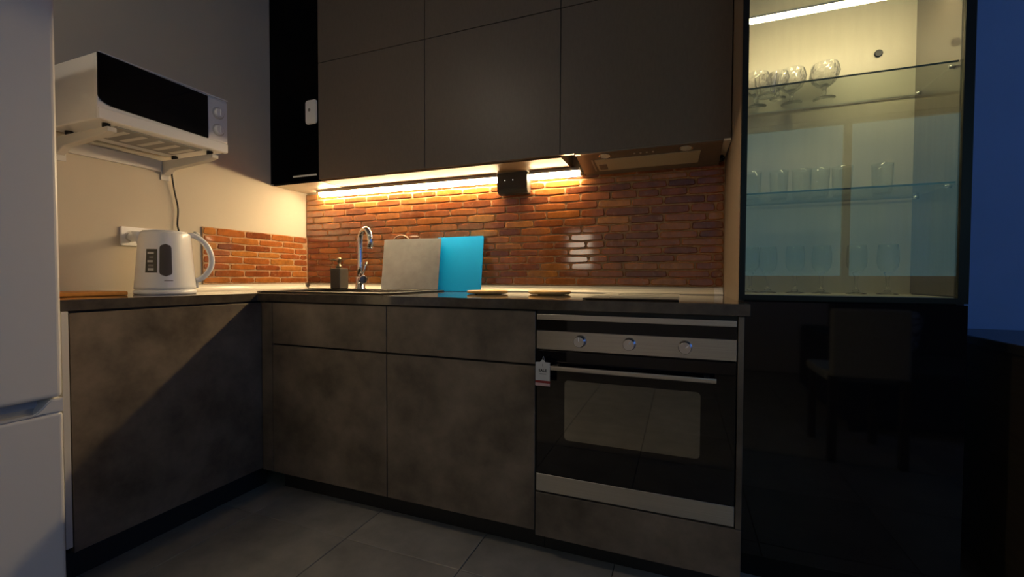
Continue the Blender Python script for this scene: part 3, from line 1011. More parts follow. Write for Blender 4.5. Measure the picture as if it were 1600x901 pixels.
# ------------------------------------------------------------------ glassware
def goblet(x, y, z, s, label, group):
    t = thing('crystal_goblet', (x, y, z), label, 'glass', group)
    zig = lambda k, zz: 1 + (0.045 if k % 2 else -0.03)
    b = new()
    out = [(0.010, 0.040), (0.022, 0.046), (0.037, 0.060), (0.0455, 0.080), (0.0465, 0.094), (0.043, 0.108), (0.0395, 0.121)]
    inn = [(0.0375, 0.121), (0.0405, 0.106), (0.042, 0.092), (0.040, 0.078), (0.031, 0.062), (0.015, 0.051), (0.0, 0.048)]
    n = 28
    prof = [(r * s, h * s) for r, h in out]
    rings = []
    for i, (r, h) in enumerate(prof):
        tw = 0.5 * (i % 2)
        rings.append([b.verts.new(Vector((x, y, z)) + Vector((r * math.cos(2 * math.pi * (k + tw) / n), r * math.sin(2 * math.pi * (k + tw) / n), h)) *
                                  1.0) for k in range(n)])
    # cut-crystal relief: alternate facets pushed in
    for i, ring in enumerate(rings[1:-1]):
        for k, v in enumerate(ring):
            f = 0.94 if (k + i) % 4 in (0, 1) else 1.02
            v.co.x = x + (v.co.x - x) * f
            v.co.y = y + (v.co.y - y) * f
    for p, q in zip(rings, rings[1:]):
        for k in range(n):
            b.faces.new((p[k], p[(k + 1) % n], q[(k + 1) % n], q[k]))
    ir = []
    for r, h in inn[:-1]:
        ir.append([b.verts.new((x + r * s * math.cos(2 * math.pi * k / n), y + r * s * math.sin(2 * math.pi * k / n), z + h * s)) for k in range(n)])
    for p, q in zip([rings[-1]] + ir, ir):
        for k in range(n):
            b.faces.new((p[k], p[(k + 1) % n], q[(k + 1) % n], q[k]))
    cv = b.verts.new((x, y, z + inn[-1][1] * s))
    for k in range(n):
        b.faces.new((ir[-1][k], ir[-1][(k + 1) % n], cv))
    b.faces.new(rings[0][::-1])
    obj('bowl', b, 'cut_crystal', t)
    b = new()
    lathe(b, [(0.0095 * s, 0.0395 * s), (0.0062 * s, 0.030 * s), (0.0085 * s, 0.022 * s), (0.0055 * s, 0.012 * s), (0.008 * s, 0.0062 * s)], (x, y, z), n=10, mod=lambda k, h: 1)
    obj('stem', b, 'crystal', t)
    b = new()
    lathe(b, [(0.0, 0.006 * s), (0.010 * s, 0.0055 * s), (0.030 * s, 0.003 * s), (0.0345 * s, 0.001), (0.033 * s, 0.0), (0.0, 0.0)], (x, y, z), n=26)
    obj('foot', b, 'crystal', t)
    return t


ZT, ZM, ZF = 1.5705, 1.2410, 0.9225
goblet(2.622, -0.340, ZT, 0.93, 'cut crystal goblet at the right end of the top glass shelf', 'crystal goblets on the top shelf')
goblet(2.530, -0.330, ZT, 0.93, 'cut crystal goblet in the middle of the row on the top shelf', 'crystal goblets on the top shelf')
goblet(2.4225, -0.338, ZT, 0.93, 'cut crystal goblet at the left end of the top shelf by the frame', 'crystal goblets on the top shelf')
goblet(2.478, -0.395, ZT, 0.70, 'smaller cut crystal goblet between its two taller neighbours', 'crystal goblets on the top shelf')
# low crystal bowl
t = thing('crystal_tumbler', (2.440, -0.425, ZT), 'low wide crystal glass in front of the small goblet', 'glass')
b = new()
lathe(b, [(0.0, 0.0), (0.024, 0.0), (0.027, 0.004), (0.034, 0.050), (0.036, 0.064), (0.0335, 0.064), (0.031, 0.048), (0.023, 0.009), (0.0, 0.008)], (2.440, -0.425, ZT), n=24,
      mod=lambda k, h: 1 + (0.03 if k % 2 else -0.03))
obj('bowl', b, 'cut_crystal', t)

ordn = ['first', 'second', 'third', 'fourth', 'fifth', 'sixth']
src = None
for k, (x, y) in enumerate(((2.413, -0.350), (2.496, -0.338), (2.563, -0.338), (2.616, -0.334), (2.677, -0.338), (2.786, -0.334))):
    lab = 'clear straight tumbler on the middle glass shelf, %s from the left' % ordn[k]
    if src is None:
        src = thing('tumbler', (x, y, ZM), lab, 'glass', 'tumblers on the middle shelf')
        b = new()
        lathe(b, [(0.0, 0.0), (0.023, 0.0), (0.0255, 0.003), (0.0295, 0.100), (0.0282, 0.1005), (0.0243, 0.012), (0.0, 0.011)], (x, y, ZM), n=28)
        obj('body', b, 'drink', src)
        b = new()
        lathe(b, [(0.0, 0.002), (0.022, 0.002), (0.0235, 0.006), (0.022, 0.0105), (0.0, 0.0105)], (x, y, ZM), n=24)
        obj('thick_base', b, 'crystal', src)
        x00, y00 = x, y
    else:
        copy_tree(src, (x - x00, y - y00, 0), lab)
src = None
for k, (x, y) in enumerate(((2.4115, -0.355), (2.465, -0.352), (2.546, -0.352), (2.622, -0.352), (2.718, -0.352), (2.800, -0.352))):
    lab = 'stemmed wine glass on the display cabinet floor, %s from the left' % ordn[k]
    if src is None:
        src = thing('wine_glass', (x, y, ZF), lab, 'glass', 'wine glasses on the cabinet floor')
        b = new()
        lathe(b, [(0.006, 0.068), (0.016, 0.073), (0.0255, 0.086), (0.0285, 0.106), (0.0275, 0.133), (0.025, 0.159), (0.0244, 0.159), (0.0268, 0.133), (0.0276, 0.106),
                  (0.0246, 0.088), (0.015, 0.0765), (0.0, 0.073)], (x, y, ZF), n=28)
        obj('bowl', b, 'drink', src)
        b = new()
        lathe(b, [(0.0, 0.0725), (0.0085, 0.0715), (0.0105, 0.066), (0.0060, 0.058), (0.0040, 0.035), (0.0046, 0.017), (0.0105, 0.0085), (0.0, 0.0068)], (x, y, ZF), n=16)
        obj('stem', b, 'crystal', src)
        b = new()
        lathe(b, [(0.0, 0.0065), (0.009, 0.006), (0.025, 0.0028), (0.0285, 0.001), (0.0275, 0.0), (0.0, 0.0)], (x, y, ZF), n=26)
        obj('foot', b, 'crystal', src)
        x00, y00 = x, y
    else:
        copy_tree(src, (x - x00, y - y00, 0), lab)

# ------------------------------------------------------------------ sink, tap, soap
sk = thing('sink', (0.70, -0.38, ZW), 'black granite inset sink in the worktop below the tap', 'sink')
R0 = (SK[0], SK[1], SK[2], SK[3])
bx0, bx1, by0, by1 = 0.39, 0.78, -0.575, -0.255
rim = slab(new(), [R0[0], SI[0] + 0.003, bx0, bx1, SI[1] - 0.003, R0[1]], [R0[2], SI[2] + 0.003, by0, by1, SI[3] - 0.003, R0[3]],
           lambda u, v: not (bx0 < u < bx1 and by0 < v < by1), ZW + 0.0006, ZW + 0.0065, lambda u, v, w: (u, v, w))
ro = obj('rim', rim, 'sink', sk)
bvm = ro.modifiers.new('bevel', 'BEVEL')
bvm.width, bvm.segments, bvm.limit_method = 0.0022, 2, 'ANGLE'
bo = slab(new(), [bx0 - 0.006, bx0, bx1, bx1 + 0.006], [by0 - 0.006, by0, by1, by1 + 0.006],
          lambda u, v: not (bx0 < u < bx1 and by0 < v < by1), ZW - 0.17, ZW + 0.0004, lambda u, v, w: (u, v, w))
bw = obj('bowl', bo, 'sink', sk)
obj('bowl_floor', B((bx0 - 0.006, by0 - 0.006, ZW - 0.178), (bx1 + 0.006, by1 + 0.006, ZW - 0.1705)), 'sink', sk)
b = new()
lathe(b, [(0, 0.003), (0.02, 0.003), (0.04, 0.0015), (0.042, 0.0)], (0.585, -0.415, ZW - 0.170), n=22)
obj('drain', b, 'chrome', sk)
for k in range(6):
    y = -0.54 + k * 0.05
    obj('drainer_rib', B((0.82, y, ZW + 0.0067), (1.02, y + 0.008, ZW + 0.0085)), 'sink', sk)

fx, fy, fz = 0.592, -0.215, ZW + 0.0068
fa = thing('tap', (fx, fy, fz), 'chrome swan-neck mixer tap standing behind the black sink', 'tap')
b = new()
lathe(b, [(0.030, 0.0), (0.030, 0.004), (0.0245, 0.007), (0.0235, 0.060), (0.022, 0.066), (0.0, 0.067)], (fx, fy, fz), n=28)
obj('base', b, 'chrome', fa)
dsp = Vector((0.90, -0.436, 0))
pts = [Vector((fx, fy, fz + 0.0675)), Vector((fx, fy, fz + 0.12)), Vector((fx, fy, fz + 0.235))]
R_ = 0.062
for k in range(1, 13):
    a = math.pi * k / 12 * 1.06
    pts.append(Vector((fx, fy, fz + 0.252)) + dsp * (R_ - R_ * math.cos(a)) + Vector((0, 0, R_ * math.sin(a))))
pts.append(pts[-1] + Vector((0, 0, -0.022)) + dsp * -0.004)
rr = [0.0150, 0.0142] + [0.0142] * (len(pts) - 2)
b = new()
tube(b, pts, rr, n=18)
sp = obj('spout', b, 'chrome', fa)
b = new()
tube(b, [pts[-1] + Vector((0, 0, -0.0005)), pts[-1] + Vector((0, 0, -0.010))], 0.0138, n=18)
obj('aerator', b, 'chrome', sp)
hv = Vector((0.86, -0.50, 0))
b = new()
c0 = Vector((fx, fy, fz + 0.052))
tube(b, [c0 + hv * 0.020, c0 + hv * 0.046, c0 + hv * 0.050], [0.0215, 0.0215, 0.019], n=22)
mx = obj('mixer_cartridge', b, 'chrome', fa)
b = new()
p0 = c0 + hv * 0.036 + Vector((0, 0, 0.0215))
tube(b, [p0, p0 + Vector((0.010, 0.002, 0.030)), p0 + Vector((0.022, 0.004, 0.072))], [0.0052, 0.0048, 0.0058], n=12)
obj('lever', b, 'chrome', mx)

dx, dy = 0.435, -0.198
ds = thing('soap_dispenser', (dx, dy, fz), 'dark grey square soap dispenser with pump, left of the tap', 'dispenser')
obj('bottle', B((dx - 0.034, dy - 0.034, fz), (dx + 0.034, dy + 0.034, fz + 0.113), bevel=0.006, seg=3), 'ceramic', ds)
b = new()
lathe(b, [(0.0165, 0.1133), (0.0165, 0.124), (0.0145, 0.127), (0.009, 0.128), (0.009, 0.146), (0.0135, 0.148), (0.0145, 0.165), (0.011, 0.170), (0.0, 0.171)], (dx, dy, fz), n=20)
pu = obj('pump', b, 'bronze', ds)
b = new()
pv = Vector((-0.95, -0.30, 0)).normalized()
tube(b, [Vector((dx, dy, fz + 0.157)) + pv * 0.012, Vector((dx, dy, fz + 0.158)) + pv * 0.040, Vector((dx, dy, fz + 0.151)) + pv * 0.050], [0.005, 0.0046, 0.0036], n=12)
obj('nozzle', b, 'bronze', pu)


# ------------------------------------------------------------------ boards leaning on the splashback
def leaning(name, m, c, label, cat, th=0.008, rad=0.006):
    """c: bottom-left, bottom-right, top-right, top-left of the front face"""
    c = [Vector(p) for p in c]
    n = (c[1] - c[0]).cross(c[3] - c[0]).normalized()
    out = []
    for k in range(4):
        p, a, d = c[k], c[k - 1], c[(k + 1) % 4]
        ua, ud = (a - p).normalized(), (d - p).normalized()
        for s in range(4):
            w = s / 3
            out.append(p + ua * rad * (1 - w) ** 2 + ud * rad * w ** 2)
    b = new()
    prism(b, out, -n * th)
    bmesh.ops.bevel(b, geom=[e for e in b.edges if abs((e.verts[0].co - e.verts[1].co).dot(n)) < th * 0.5], offset=0.0015, segments=2, affect='EDGES')
    return tag(obj(name, b, m), label, cat)


leaning('chopping_board', 'blue_board', [(1.005, -0.135, ZW + 0.001), (1.260, -0.135, ZW + 0.001), (1.231, -0.036, 1.188), (0.960, -0.036, 1.186)],
        'bright blue plastic board leaning on the bricks beside the grey one', 'board')
leaning('chopping_board', 'grey_board', [(0.674, -0.150, ZW + 0.0085), (1.030, -0.158, ZW + 0.0085), (0.992, -0.055, 1.182), (0.619, -0.047, 1.184)],
        'grey metal board with scratches leaning left of the blue one', 'board', th=0.005)
b = new()
ring = []
for k in range(40):
    a = 2 * math.pi * k / 40
    ring.append((0.722 + 0.066 * math.cos(a), -0.032, 1.139 + 0.066 * math.sin(a)))
n = 8
rings = []
for k, p in enumerate(ring):
    a = 2 * math.pi * k / 40
    er = Vector((math.cos(a), 0, math.sin(a)))
    rings.append([b.verts.new(Vector(p) + er * 0.0042 * math.cos(2 * math.pi * q / n) + Vector((0, 1, 0)) * 0.0042 * math.sin(2 * math.pi * q / n)) for q in range(n)])
for k in range(40):
    p, q = rings[k], rings[(k + 1) % 40]
    for s in range(n):
        b.faces.new((p[s], p[(s + 1) % n], q[(s + 1) % n], q[s])).smooth = True
tr_ = thing('basket', (0.722, -0.03, ZW), 'pale round handle of a basket showing behind the grey board', 'basket')
obj('handle', b, 'rattan', tr_)
b = new()
prism(b, [(0.66 + 0.124 * k / 1, -0.040, z) for k, z in ((0, 0.936), (1, 0.936), (1, 1.10), (0, 1.10))], (0, 0.016, 0))
obj('basket_body', b, 'rattan', tr_)

# ------------------------------------------------------------------ things on the worktop
for x, y, r, lab in ((1.398, -0.352, 0.0895, 'round bamboo trivet on the worktop in front of the blue board'),
                     (1.664, -0.300, 0.0900, 'round bamboo trivet on the worktop next to the black hob')):
    t = thing('trivet', (x, y, ZW), lab, 'trivet', 'round bamboo trivets')
    b = new()
    lathe(b, [(0.0, 0.0025), (r - 0.008, 0.0025), (r, 0.007), (r, 0.0135), (r - 0.002, 0.0150), (0.0, 0.0150)], (x, y, ZW), n=48)
    obj('disc', b, 'bamboo', t)
    for k in range(3):
        a = 2 * math.pi * k / 3
        b = new()
        lathe(b, [(0.006, 0.0003), (0.006, 0.0024)], (x + 0.06 * math.cos(a), y + 0.06 * math.sin(a), ZW), n=10)
        obj('foot', b, 'black', t)

hb = thing('hob', (2.03, -0.36, ZW), 'narrow black glass hob set on the worktop above the oven', 'hob')
obj('glass_plate', B((1.880, -0.655, ZW + 0.0006), (2.180, -0.110, ZW + 0.0045), bevel=0.0012, seg=1), 'hob', hb)
for y in (-0.50, -0.25):
    b = new()
    lathe(b, [(0.082, 0.0), (0.085, 0.0), (0.085, 0.0003), (0.082, 0.0003)], (2.03, y, ZW + 0.0046), n=36, close=True)
    obj('cooking_zone', b, 'grey_ink', hb)

t = thing('chopping_board', (0.15, -1.21, ZW), 'orange-brown wooden board lying flat between fridge and kettle', 'board')
obj('board', B((0.045, -1.345, ZW + 0.0005), (0.255, -1.085, ZW + 0.0155), bevel=0.004, seg=2), 'bamboo_orange', t)

# ------------------------------------------------------------------ kettle
kx, ky = 0.240, -0.948
dR = Vector((0.504, 0.864, 0))           # towards the handle
dF = Vector((0.864, -0.504, 0))          # towards the room
kt = thing('electric_kettle', (kx, ky, ZW), 'white electric kettle with smoky water window on its base', 'kettle')
b = new()
lathe(b, [(0.0, 0.0005), (0.098, 0.0005), (0.102, 0.004), (0.102, 0.014), (0.096, 0.019), (0.0, 0.019)], (kx, ky, ZW), n=48)
obj('power_base', b, 'white', kt)
ZK = ZW + 0.0195


def kr(h):
    return 0.1005 - 0.0155 * min(1, h / 0.20) - (0.004 * ((h - 0.2) / 0.025) ** 2 if h > 0.2 else 0)


prof = [(0.0, 0.0), (0.094, 0.0), (0.1, 0.004)] + [(kr(h), h) for h in (0.012, 0.05, 0.09, 0.13, 0.17, 0.20, 0.21, 0.22, 0.2255)] + [(0.074, 0.2285), (0.0, 0.2285)]
b = new()
lathe(b, prof, (kx, ky, ZK), n=56)
body = obj('body', b, 'white', kt)
b = new()
lathe(b, [(0.0, 0.0), (0.073, 0.0), (0.0725, 0.003), (0.05, 0.0065), (0.0, 0.0085)], (kx, ky, ZK + 0.229), n=40)
lid = obj('lid', b, 'white', kt)
# spout: wedge on the left
b = new()
c0 = Vector((kx, ky, 0))
sec = []
for (h, reach, w) in ((0.150, 0.082, 0.010), (0.18, 0.088, 0.022), (0.205, 0.097, 0.030), (0.226, 0.103, 0.032)):
    tip = c0 - dR * reach + Vector((0, 0, ZK + h))
    back = c0 - dR * 0.070 + Vector((0, 0, ZK + h))
    sec.append([b.verts.new(back + dF * w), b.verts.new(tip + dF * w * 0.35), b.verts.new(tip - dF * w * 0.35), b.verts.new(back - dF * w)])
for p, q in zip(sec, sec[1:]):
    for k in range(4):
        b.faces.new((p[k], p[(k + 1) % 4], q[(k + 1) % 4], q[k])).smooth = True
b.faces.new(sec[0][::-1])
b.faces.new(sec[-1])
obj('spout', b, 'white', kt)
# handle
b = new()
hp = []
for (r, h) in ((0.070, 0.218), (0.092, 0.222), (0.118, 0.205), (0.142, 0.172), (0.154, 0.130), (0.150, 0.090), (0.132, 0.058), (0.112, 0.040), (0.098, 0.036)):
    hp.append(c0 + dR * r + Vector((0, 0, ZK + h)))
# smooth the curve
pts = []
for i in range(len(hp) - 1):
    p0, p1, p2, p3 = hp[max(i - 1, 0)], hp[i], hp[i + 1], hp[min(i + 2, len(hp) - 1)]
    for s in range(4):
        u = s / 4
        pts.append(0.5 * ((2 * p1) + (p2 - p0) * u + (2 * p0 - 5 * p1 + 4 * p2 - p3) * u * u + (3 * p1 - p0 - 3 * p2 + p3) * u ** 3))
pts.append(hp[-1])
rings = []
for i, p in enumerate(pts):
    d = (pts[min(i + 1, len(pts) - 1)] - pts[max(i - 1, 0)]).normalized()
    nrm = d.cross(dF).normalized()
    rings.append([b.verts.new(p + dF * u + nrm * v) for u, v in rounded(0.030, 0.021, 0.008, 4)])
for p, q in zip(rings, rings[1:]):
    for k in range(len(p)):
        b.faces.new((p[k], p[(k + 1) % len(p)], q[(k + 1) % len(p)], q[k])).smooth = True
b.faces.new(rings[0][::-1])
b.faces.new(rings[-1])
hdl = obj('handle', b, 'white', kt)
b = new()
box(b, (-0.010, -0.009, 0), (0.010, 0.009, 0.010), bevel=0.003)
bmesh.ops.transform(b, matrix=Matrix.Translation(c0 + dR * 0.101 + Vector((0, 0, ZK + 0.227))) @ Matrix.Rotation(math.radians(-25), 4, dF), verts=b.verts[:])
obj('switch', b, 'white_metal', hdl)
b = new()
pp = c0 + dR * 0.1025 + Vector((0, 0, ZK))
for q in [0]:
    box(b, (-0.004, -0.012, 0.004), (0.004, 0.012, 0.040), bevel=0.001)
bmesh.ops.transform(b, matrix=Matrix.Translation(pp) @ Matrix.Rotation(math.atan2(dR.y, dR.x), 4, 'Z'), verts=b.verts[:])
obj('handle_foot', b, 'white_metal', kt)


def patch(a0, a1, h0, h1, off, round_=0.0, n=10, mth=12):
    """patch following the kettle wall; angles in degrees from the room side, positive to the handle"""
    b = new()
    vs = []
    for j in range(mth + 1):
        h = h0 + (h1 - h0) * j / mth
        row = []
        k = 1.0
        if round_:
            e = min(h - h0, h1 - h) / round_
            if e < 1:
                k = math.sqrt(max(0.0, 1 - (1 - e) ** 2)) * 0.94 + 0.06
        for i in range(n + 1):
            a = math.radians((a0 + a1) / 2 + (a1 - a0) * k * (i / n - 0.5))
            d = dF * math.cos(a) + dR * math.sin(a)
            row.append(b.verts.new(c0 + d * (kr(h) + off) + Vector((0, 0, ZK + h))))
        vs.append(row)
    for j in range(mth):
        for i in range(n):
            b.faces.new((vs[j][i], vs[j][i + 1], vs[j + 1][i + 1], vs[j + 1][i])).smooth = True
    return b


obj('water_window', patch(-11.5, 12, 0.052, 0.178, 0.0012, round_=0.016, mth=20), 'smoke_plastic', body)
stk = obj('sticker', patch(-40, -16, 0.066, 0.157, 0.0008), 'sticker', body, label='black printed sticker')
random.seed(11)
for k in range(5):
    h = 0.074 + k * 0.016
    a = -37 + random.uniform(0, 6)
    obj('printed_block', patch(a, a + random.uniform(8, 15), h, h + random.uniform(0.004, 0.010), 0.0012, n=3, mth=2), 'grey_ink' if k % 2 else 'paper', stk)
obj('logo_mark', patch(-3, 13, 0.0335, 0.0365, 0.0008, n=4, mth=2), 'grey_ink', body)

# ------------------------------------------------------------------ wall socket, plug, microwave cable
so = thing('wall_socket', (0.0, -0.90, 1.10), 'white wall socket plate behind the kettle on the left wall', 'socket')
b = new()
prism(b, [(0.0005, -0.905 + u, 1.140 + v) for u, v in rounded(0.150, 0.080, 0.006)], (0.0095, 0, 0))
bmesh.ops.bevel(b, geom=[e for e in b.edges if all(v.co.x > 0.009 for v in e.verts)], offset=0.002, segments=2, affect='EDGES')
obj('plate', b, 'white', so)
for y in (-0.943, -0.867):
    b = new()
    tube(b, [(0.0102, y, 1.140), (0.0112, y, 1.140)], 0.024, n=26)
    obj('outlet', b, 'white_metal', so)
pg = thing('power_plug', (0.03, -0.945, 1.12), 'round white plug in the wall socket beside the kettle spout', 'plug')
b = new()
tube(b, [(0.0115, -0.943, 1.138), (0.020, -0.943, 1.138), (0.036, -0.943, 1.138), (0.050, -0.943, 1.136), (0.055, -0.943, 1.135)], [0.0185, 0.0195, 0.0195, 0.0165, 0.011], n=22)
obj('body', b, 'white', pg)
b = new()
tube(b, [(0.0555, -0.943, 1.134), (0.066, -0.940, 1.128), (0.070, -0.935, 1.10), (0.066, -0.925, 1.04), (0.060, -0.905, 0.96), (0.062, -0.87, 0.9135), (0.085, -0.84, 0.9045), (0.11, -0.80, 0.9035)], 0.003, n=8)
obj('cord', b, 'white', pg)
cb = thing('power_cable', (0.02, -0.78, 1.2), 'black microwave cable hanging down the cream wall behind the kettle', 'cable')
b = new()
cp_ = [(0.030, -0.790, 1.490), (0.022, -0.790, 1.446), (0.016, -0.775, 1.360), (0.014, -0.762, 1.300), (0.013, -0.760, 1.260), (0.014, -0.764, 1.210), (0.016, -0.760, 1.165), (0.020, -0.80, 1.135), (0.0162, -0.845, 1.140)]
pts = []
cp_ = [Vector(p) for p in cp_]
for i in range(len(cp_) - 1):
    p0, p1, p2, p3 = cp_[max(i - 1, 0)], cp_[i], cp_[i + 1], cp_[min(i + 2, len(cp_) - 1)]
    for s in range(5):
        u = s / 5
        pts.append(0.5 * ((2 * p1) + (p2 - p0) * u + (2 * p0 - 5 * p1 + 4 * p2 - p3) * u * u + (3 * p1 - p0 - 3 * p2 + p3) * u ** 3))
pts.append(cp_[-1])
tube(b, pts, 0.0036, n=8)
obj('cord', b, 'black', cb)
b = new()
tube(b, [(0.0115, -0.867, 1.140), (0.030, -0.867, 1.140), (0.034, -0.867, 1.140)], [0.0185, 0.0185, 0.012], n=20)
obj('plug', b, 'black', cb)

# ------------------------------------------------------------------ microwave on its wall brackets
MX, MY0, MY1, MZ0, MZ1 = 0.3534, -1.2113, -0.7613, 1.5037, 1.7267
mw = thing('microwave', (0.19, -0.986, MZ0), 'white microwave with black door hung on the left wall', 'microwave')
obj('casing', B((0.030, MY0 + 0.002, MZ0 + 0.002), (MX - 0.022, MY1 - 0.002, MZ1), bevel=0.004), 'white', mw)
obj('front_panel', B((MX - 0.0215, MY0, MZ0), (MX - 0.006, MY1, MZ1 - 0.002), bevel=0.003), 'white', mw)
yd0, yd1 = MY0 + 0.0005, -0.846
# door glass with a rounded lower left corner
b = new()
ol = [(yd1, 1.5445), (yd1, MZ1 - 0.010), (yd0, MZ1 - 0.003), (yd0, 1.583)]
for k in range(1, 8):
    a = math.radians(180 + 90 * k / 8)
    ol.append((yd0 + 0.055 + 0.055 * math.cos(a), 1.583 + 0.030 * math.sin(a) - 0.000))
ol.append((yd0 + 0.055, 1.553))
prism(b, [(MX - 0.0058, y, z) for y, z in ol], (0.0058, 0, 0))
obj('door', b, 'black_gloss', mw)
obj('lower_strip', B((MX - 0.0058, MY0 + 0.001, MZ0 + 0.001), (MX - 0.0002, MY1 - 0.001, 1.5415), bevel=0.0015, seg=1), 'white', mw)
obj('upper_strip', B((MX - 0.0058, MY0 + 0.004, MZ1 - 0.0022), (MX + 0.001, MY1 - 0.001, MZ1 + 0.0008)), 'white', mw)
pnl = obj('control_panel', B((MX - 0.0058, yd1 + 0.001, 1.5445), (MX - 0.001, MY1 - 0.001, MZ1 - 0.010), bevel=0.002, seg=1), 'white', mw)
for z in (1.660, 1.590):
    b = new()
    tube(b, [(MX - 0.0008, -0.804, z), (MX + 0.001, -0.804, z)], 0.0255, n=28)
    obj('dial_ring', b, 'white_metal', pnl)
    b = new()
    tube(b, [(MX + 0.0012, -0.804, z), (MX + 0.014, -0.804, z), (MX + 0.016, -0.804, z)], [0.0195, 0.0175, 0.0155], n=26)
    kn = obj('knob', b, 'white', pnl)
    obj('knob_grip', B((MX + 0.0162, -0.8065, z - 0.013), (MX + 0.0205, -0.8015, z + 0.013), bevel=0.001, seg=1), 'white', kn)
for k in range(5):
    y = -1.10 + k * 0.058
    obj('vent_rib', B((0.13, y, MZ0 - 0.004), (0.27, y + 0.022, MZ0 + 0.0018), bevel=0.001, seg=1), 'white_metal', mw)
obj('base_pan', B((0.10, -1.135, MZ0 - 0.002), (0.30, -0.835, MZ0 + 0.0018)), 'fridge_grey', mw)
for x, y in ((0.30, -1.165), (0.30, -0.805), (0.07, -1.165), (0.07, -0.805)):
    b = new()
    lathe(b, [(0.0, -0.0135), (0.010, -0.0135), (0.012, -0.010), (0.012, 0.0018)], (x, y, MZ0), n=14)
    obj('foot', b, 'black', mw)
for y, lab in ((-1.165, 'white folding wall bracket under the fridge end of the microwave'), (-0.805, 'white folding wall bracket under the control end of the microwave')):
    br = thing('wall_bracket', (0.0, y, 1.46), lab, 'bracket', 'microwave brackets')
    b = new()
    prism(b, [(0.0010, y - 0.018, 1.405), (0.0010, y + 0.018, 1.405), (0.0010, y + 0.018, 1.4895), (0.0010, y - 0.018, 1.4895)], (0.004, 0, 0))
    obj('wall_plate', b, 'white_metal', br)
    b = new()
    prism(b, [(0.0055, y - 0.014, 1.425), (0.0055, y - 0.014, 1.4895), (0.335, y - 0.014, 1.4895), (0.335, y - 0.014, 1.474), (0.28, y - 0.014, 1.464), (0.06, y - 0.014, 1.450)], (0, 0.028, 0))
    bmesh.ops.bevel(b, geom=b.edges[:], offset=0.002, segments=1, affect='EDGES')
    arm = obj('arm', b, 'white_metal', br)
    b = new()
    tube(b, [(0.03, y + 0.0143, 1.455), (0.03, y + 0.018, 1.455)], 0.006, n=12)
    obj('screw', b, 'fridge_grey', arm)
b = new()
rail = obj('bracket_rail', B((0.0010, -1.145, 1.440), (0.012, -0.825, 1.4885), bevel=0.002, seg=1), 'white_metal')
tag(rail, 'white wall rail joining the two microwave brackets', 'bracket')

# ------------------------------------------------------------------ fridge
FX, FY0, FY1 = 0.63, -2.035, -1.431
fg = thing('fridge', (0.33, -1.73, 0), 'tall white fridge freezer at the left edge of the room', 'fridge')
obj('body', B((0.03, FY0, 0.03), (FX - 0.062, FY1 - 0.003, 1.85), bevel=0.006), 'fridge', fg)
obj('door_gasket', B((FX - 0.0615, FY0 + 0.012, 0.06), (FX - 0.056, FY1 - 0.012, 1.84)), 'fridge_grey', fg)
obj('upper_door', B((FX - 0.0555, FY0, 0.6455), (FX, FY1, 1.85), bevel=0.012, seg=4), 'fridge', fg)
lo = obj('lower_door', B((FX - 0.0555, FY0, 0.05), (FX, FY1, 0.606), bevel=0.010, seg=4), 'fridge', fg)
# scooped grip between the doors with solid ends
b = new()
g0, g1 = FY0 + 0.036, FY1 - 0.036
prism(b, [(FX - 0.052, g0, 0.6062), (FX - 0.002, g0, 0.6062), (FX - 0.004, g0, 0.612), (FX - 0.020, g0, 0.614), (FX - 0.036, g0, 0.622), (FX - 0.044, g0, 0.640), (FX - 0.052, g0, 0.640)], (0, g1 - g0, 0))
obj('grip', b, 'fridge_grip', lo, label='grey scooped grip')
for a, c in ((g1 + 0.0005, FY1 - 0.0005), (FY0 + 0.0005, g0 - 0.0005)):
    b = new()
    e, w, q = (FY1 - 0.0005, g1, 1) if a > -1.6 else (FY0 + 0.0005, g0, -1)
    prism(b, [(FX - 0.052, y, z) for y, z in ((e, 0.6062), (e, 0.6425), (w + q * 0.012, 0.6425), (w + q * 0.004, 0.637), (w - q * 0.006, 0.624), (w - q * 0.018, 0.614), (w - q * 0.034, 0.6062))],
          (0.0515, 0, 0))
    bmesh.ops.bevel(b, geom=[x for x in b.edges if all(v.co.x > FX - 0.002 for v in x.verts)], offset=0.003, segments=2, affect='EDGES')
    obj('grip_end', b, 'fridge', lo)
for y in (FY0 + 0.05, FY1 - 0.05):
    b = new()
    lathe(b, [(0.018, 0.0), (0.018, 0.0295)], (FX - 0.10, y, 0.0005), n=14)
    obj('foot', b, 'black', fg)

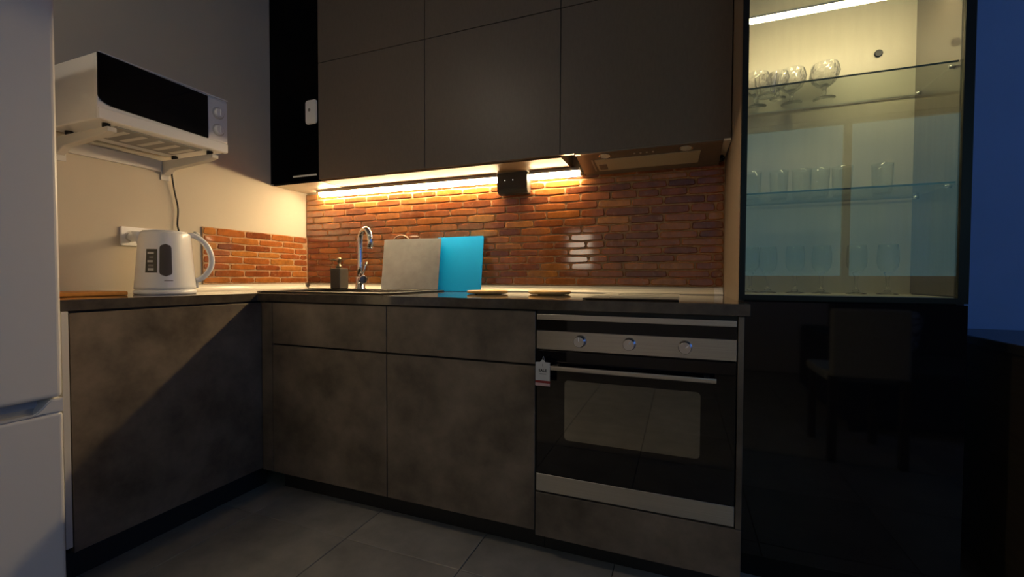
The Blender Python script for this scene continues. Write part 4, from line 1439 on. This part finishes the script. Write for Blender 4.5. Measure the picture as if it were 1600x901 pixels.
# ------------------------------------------------------------------ sideboard at the right
sd = thing('sideboard', (3.6, -0.32, 0), 'dark wooden sideboard against the blue-lit wall right of the display cabinet', 'sideboard')
obj('top', B((3.048, -0.64, 0.764), (4.35, -0.004, 0.792), bevel=0.002, seg=1), 'sideboard_top', sd)
obj('body', B((3.062, -0.61, 0.08), (4.335, -0.006, 0.7635)), 'dark_wood', sd)
for k in range(2):
    x = 3.072 + k * 0.63
    dd = obj('door', B((x, -0.630, 0.10), (x + 0.622, -0.6105, 0.752), bevel=0.002, seg=1), 'dark_wood', sd)
    b = new()
    tube(b, [(x + (0.58 if k == 0 else 0.04), -0.6305, 0.44), (x + (0.58 if k == 0 else 0.04), -0.650, 0.44)], 0.010, n=12)
    obj('knob', b, 'steel', dd)
for x in (3.10, 4.26):
    for y in (-0.58, -0.06):
        obj('leg', B((x, y, 0.0005), (x + 0.04, y + 0.04, 0.0795)), 'dark_wood', sd)

# ------------------------------------------------------------------ behind the camera: chair, sofa and cushion mirrored in the gloss doors
ch = thing('dining_chair', (3.09, -1.95, 0), 'dining chair with pale grey back mirrored in the black lower door', 'chair')
obj('backrest', B((2.925, -1.795, 0.455), (3.265, -1.750, 0.815), bevel=0.015, seg=3), 'chair_cloth', ch)
obj('seat', B((2.915, -2.195, 0.425), (3.275, -1.805, 0.475), bevel=0.015, seg=3), 'chair_cloth', ch)
for x in (2.925, 3.230):
    obj('leg', B((x, -1.795, 0.0005), (x + 0.035, -1.760, 0.4545)), 'dark_wood', ch)
    obj('leg', B((x, -2.180, 0.0005), (x + 0.035, -2.145, 0.4245)), 'dark_wood', ch)
so_ = thing('sofa', (4.2, -2.6, 0), 'dark cloth sofa behind the camera mirrored in the black lower door', 'sofa')
obj('base', B((3.35, -3.25, 0.06), (4.98, -2.35, 0.40), bevel=0.03, seg=3), 'sofa', so_)
obj('back_cushion', B((3.35, -3.45, 0.06), (4.98, -3.255, 0.80), bevel=0.04, seg=3), 'sofa', so_)
for x in (3.15,):
    obj('armrest', B((x, -3.45, 0.06), (x + 0.195, -2.35, 0.58), bevel=0.03, seg=3), 'sofa', so_)
for x, y in ((3.2, -3.4), (4.9, -3.4), (3.2, -2.42), (4.9, -2.42)):
    obj('foot', B((x, y, 0.0005), (x + 0.05, y + 0.05, 0.0595)), 'dark_wood', so_)
b = box(new(), (-0.22, -0.06, -0.16), (0.22, 0.06, 0.16), bevel=0.055, seg=4)
bmesh.ops.transform(b, matrix=Matrix.Translation((3.62, -3.12, 0.575)) @ Matrix.Rotation(math.radians(-18), 4, 'X'), verts=b.verts[:])
tag(obj('cushion', b, 'cushion'), 'blue and white leaf-print cushion on the dark sofa', 'cushion')
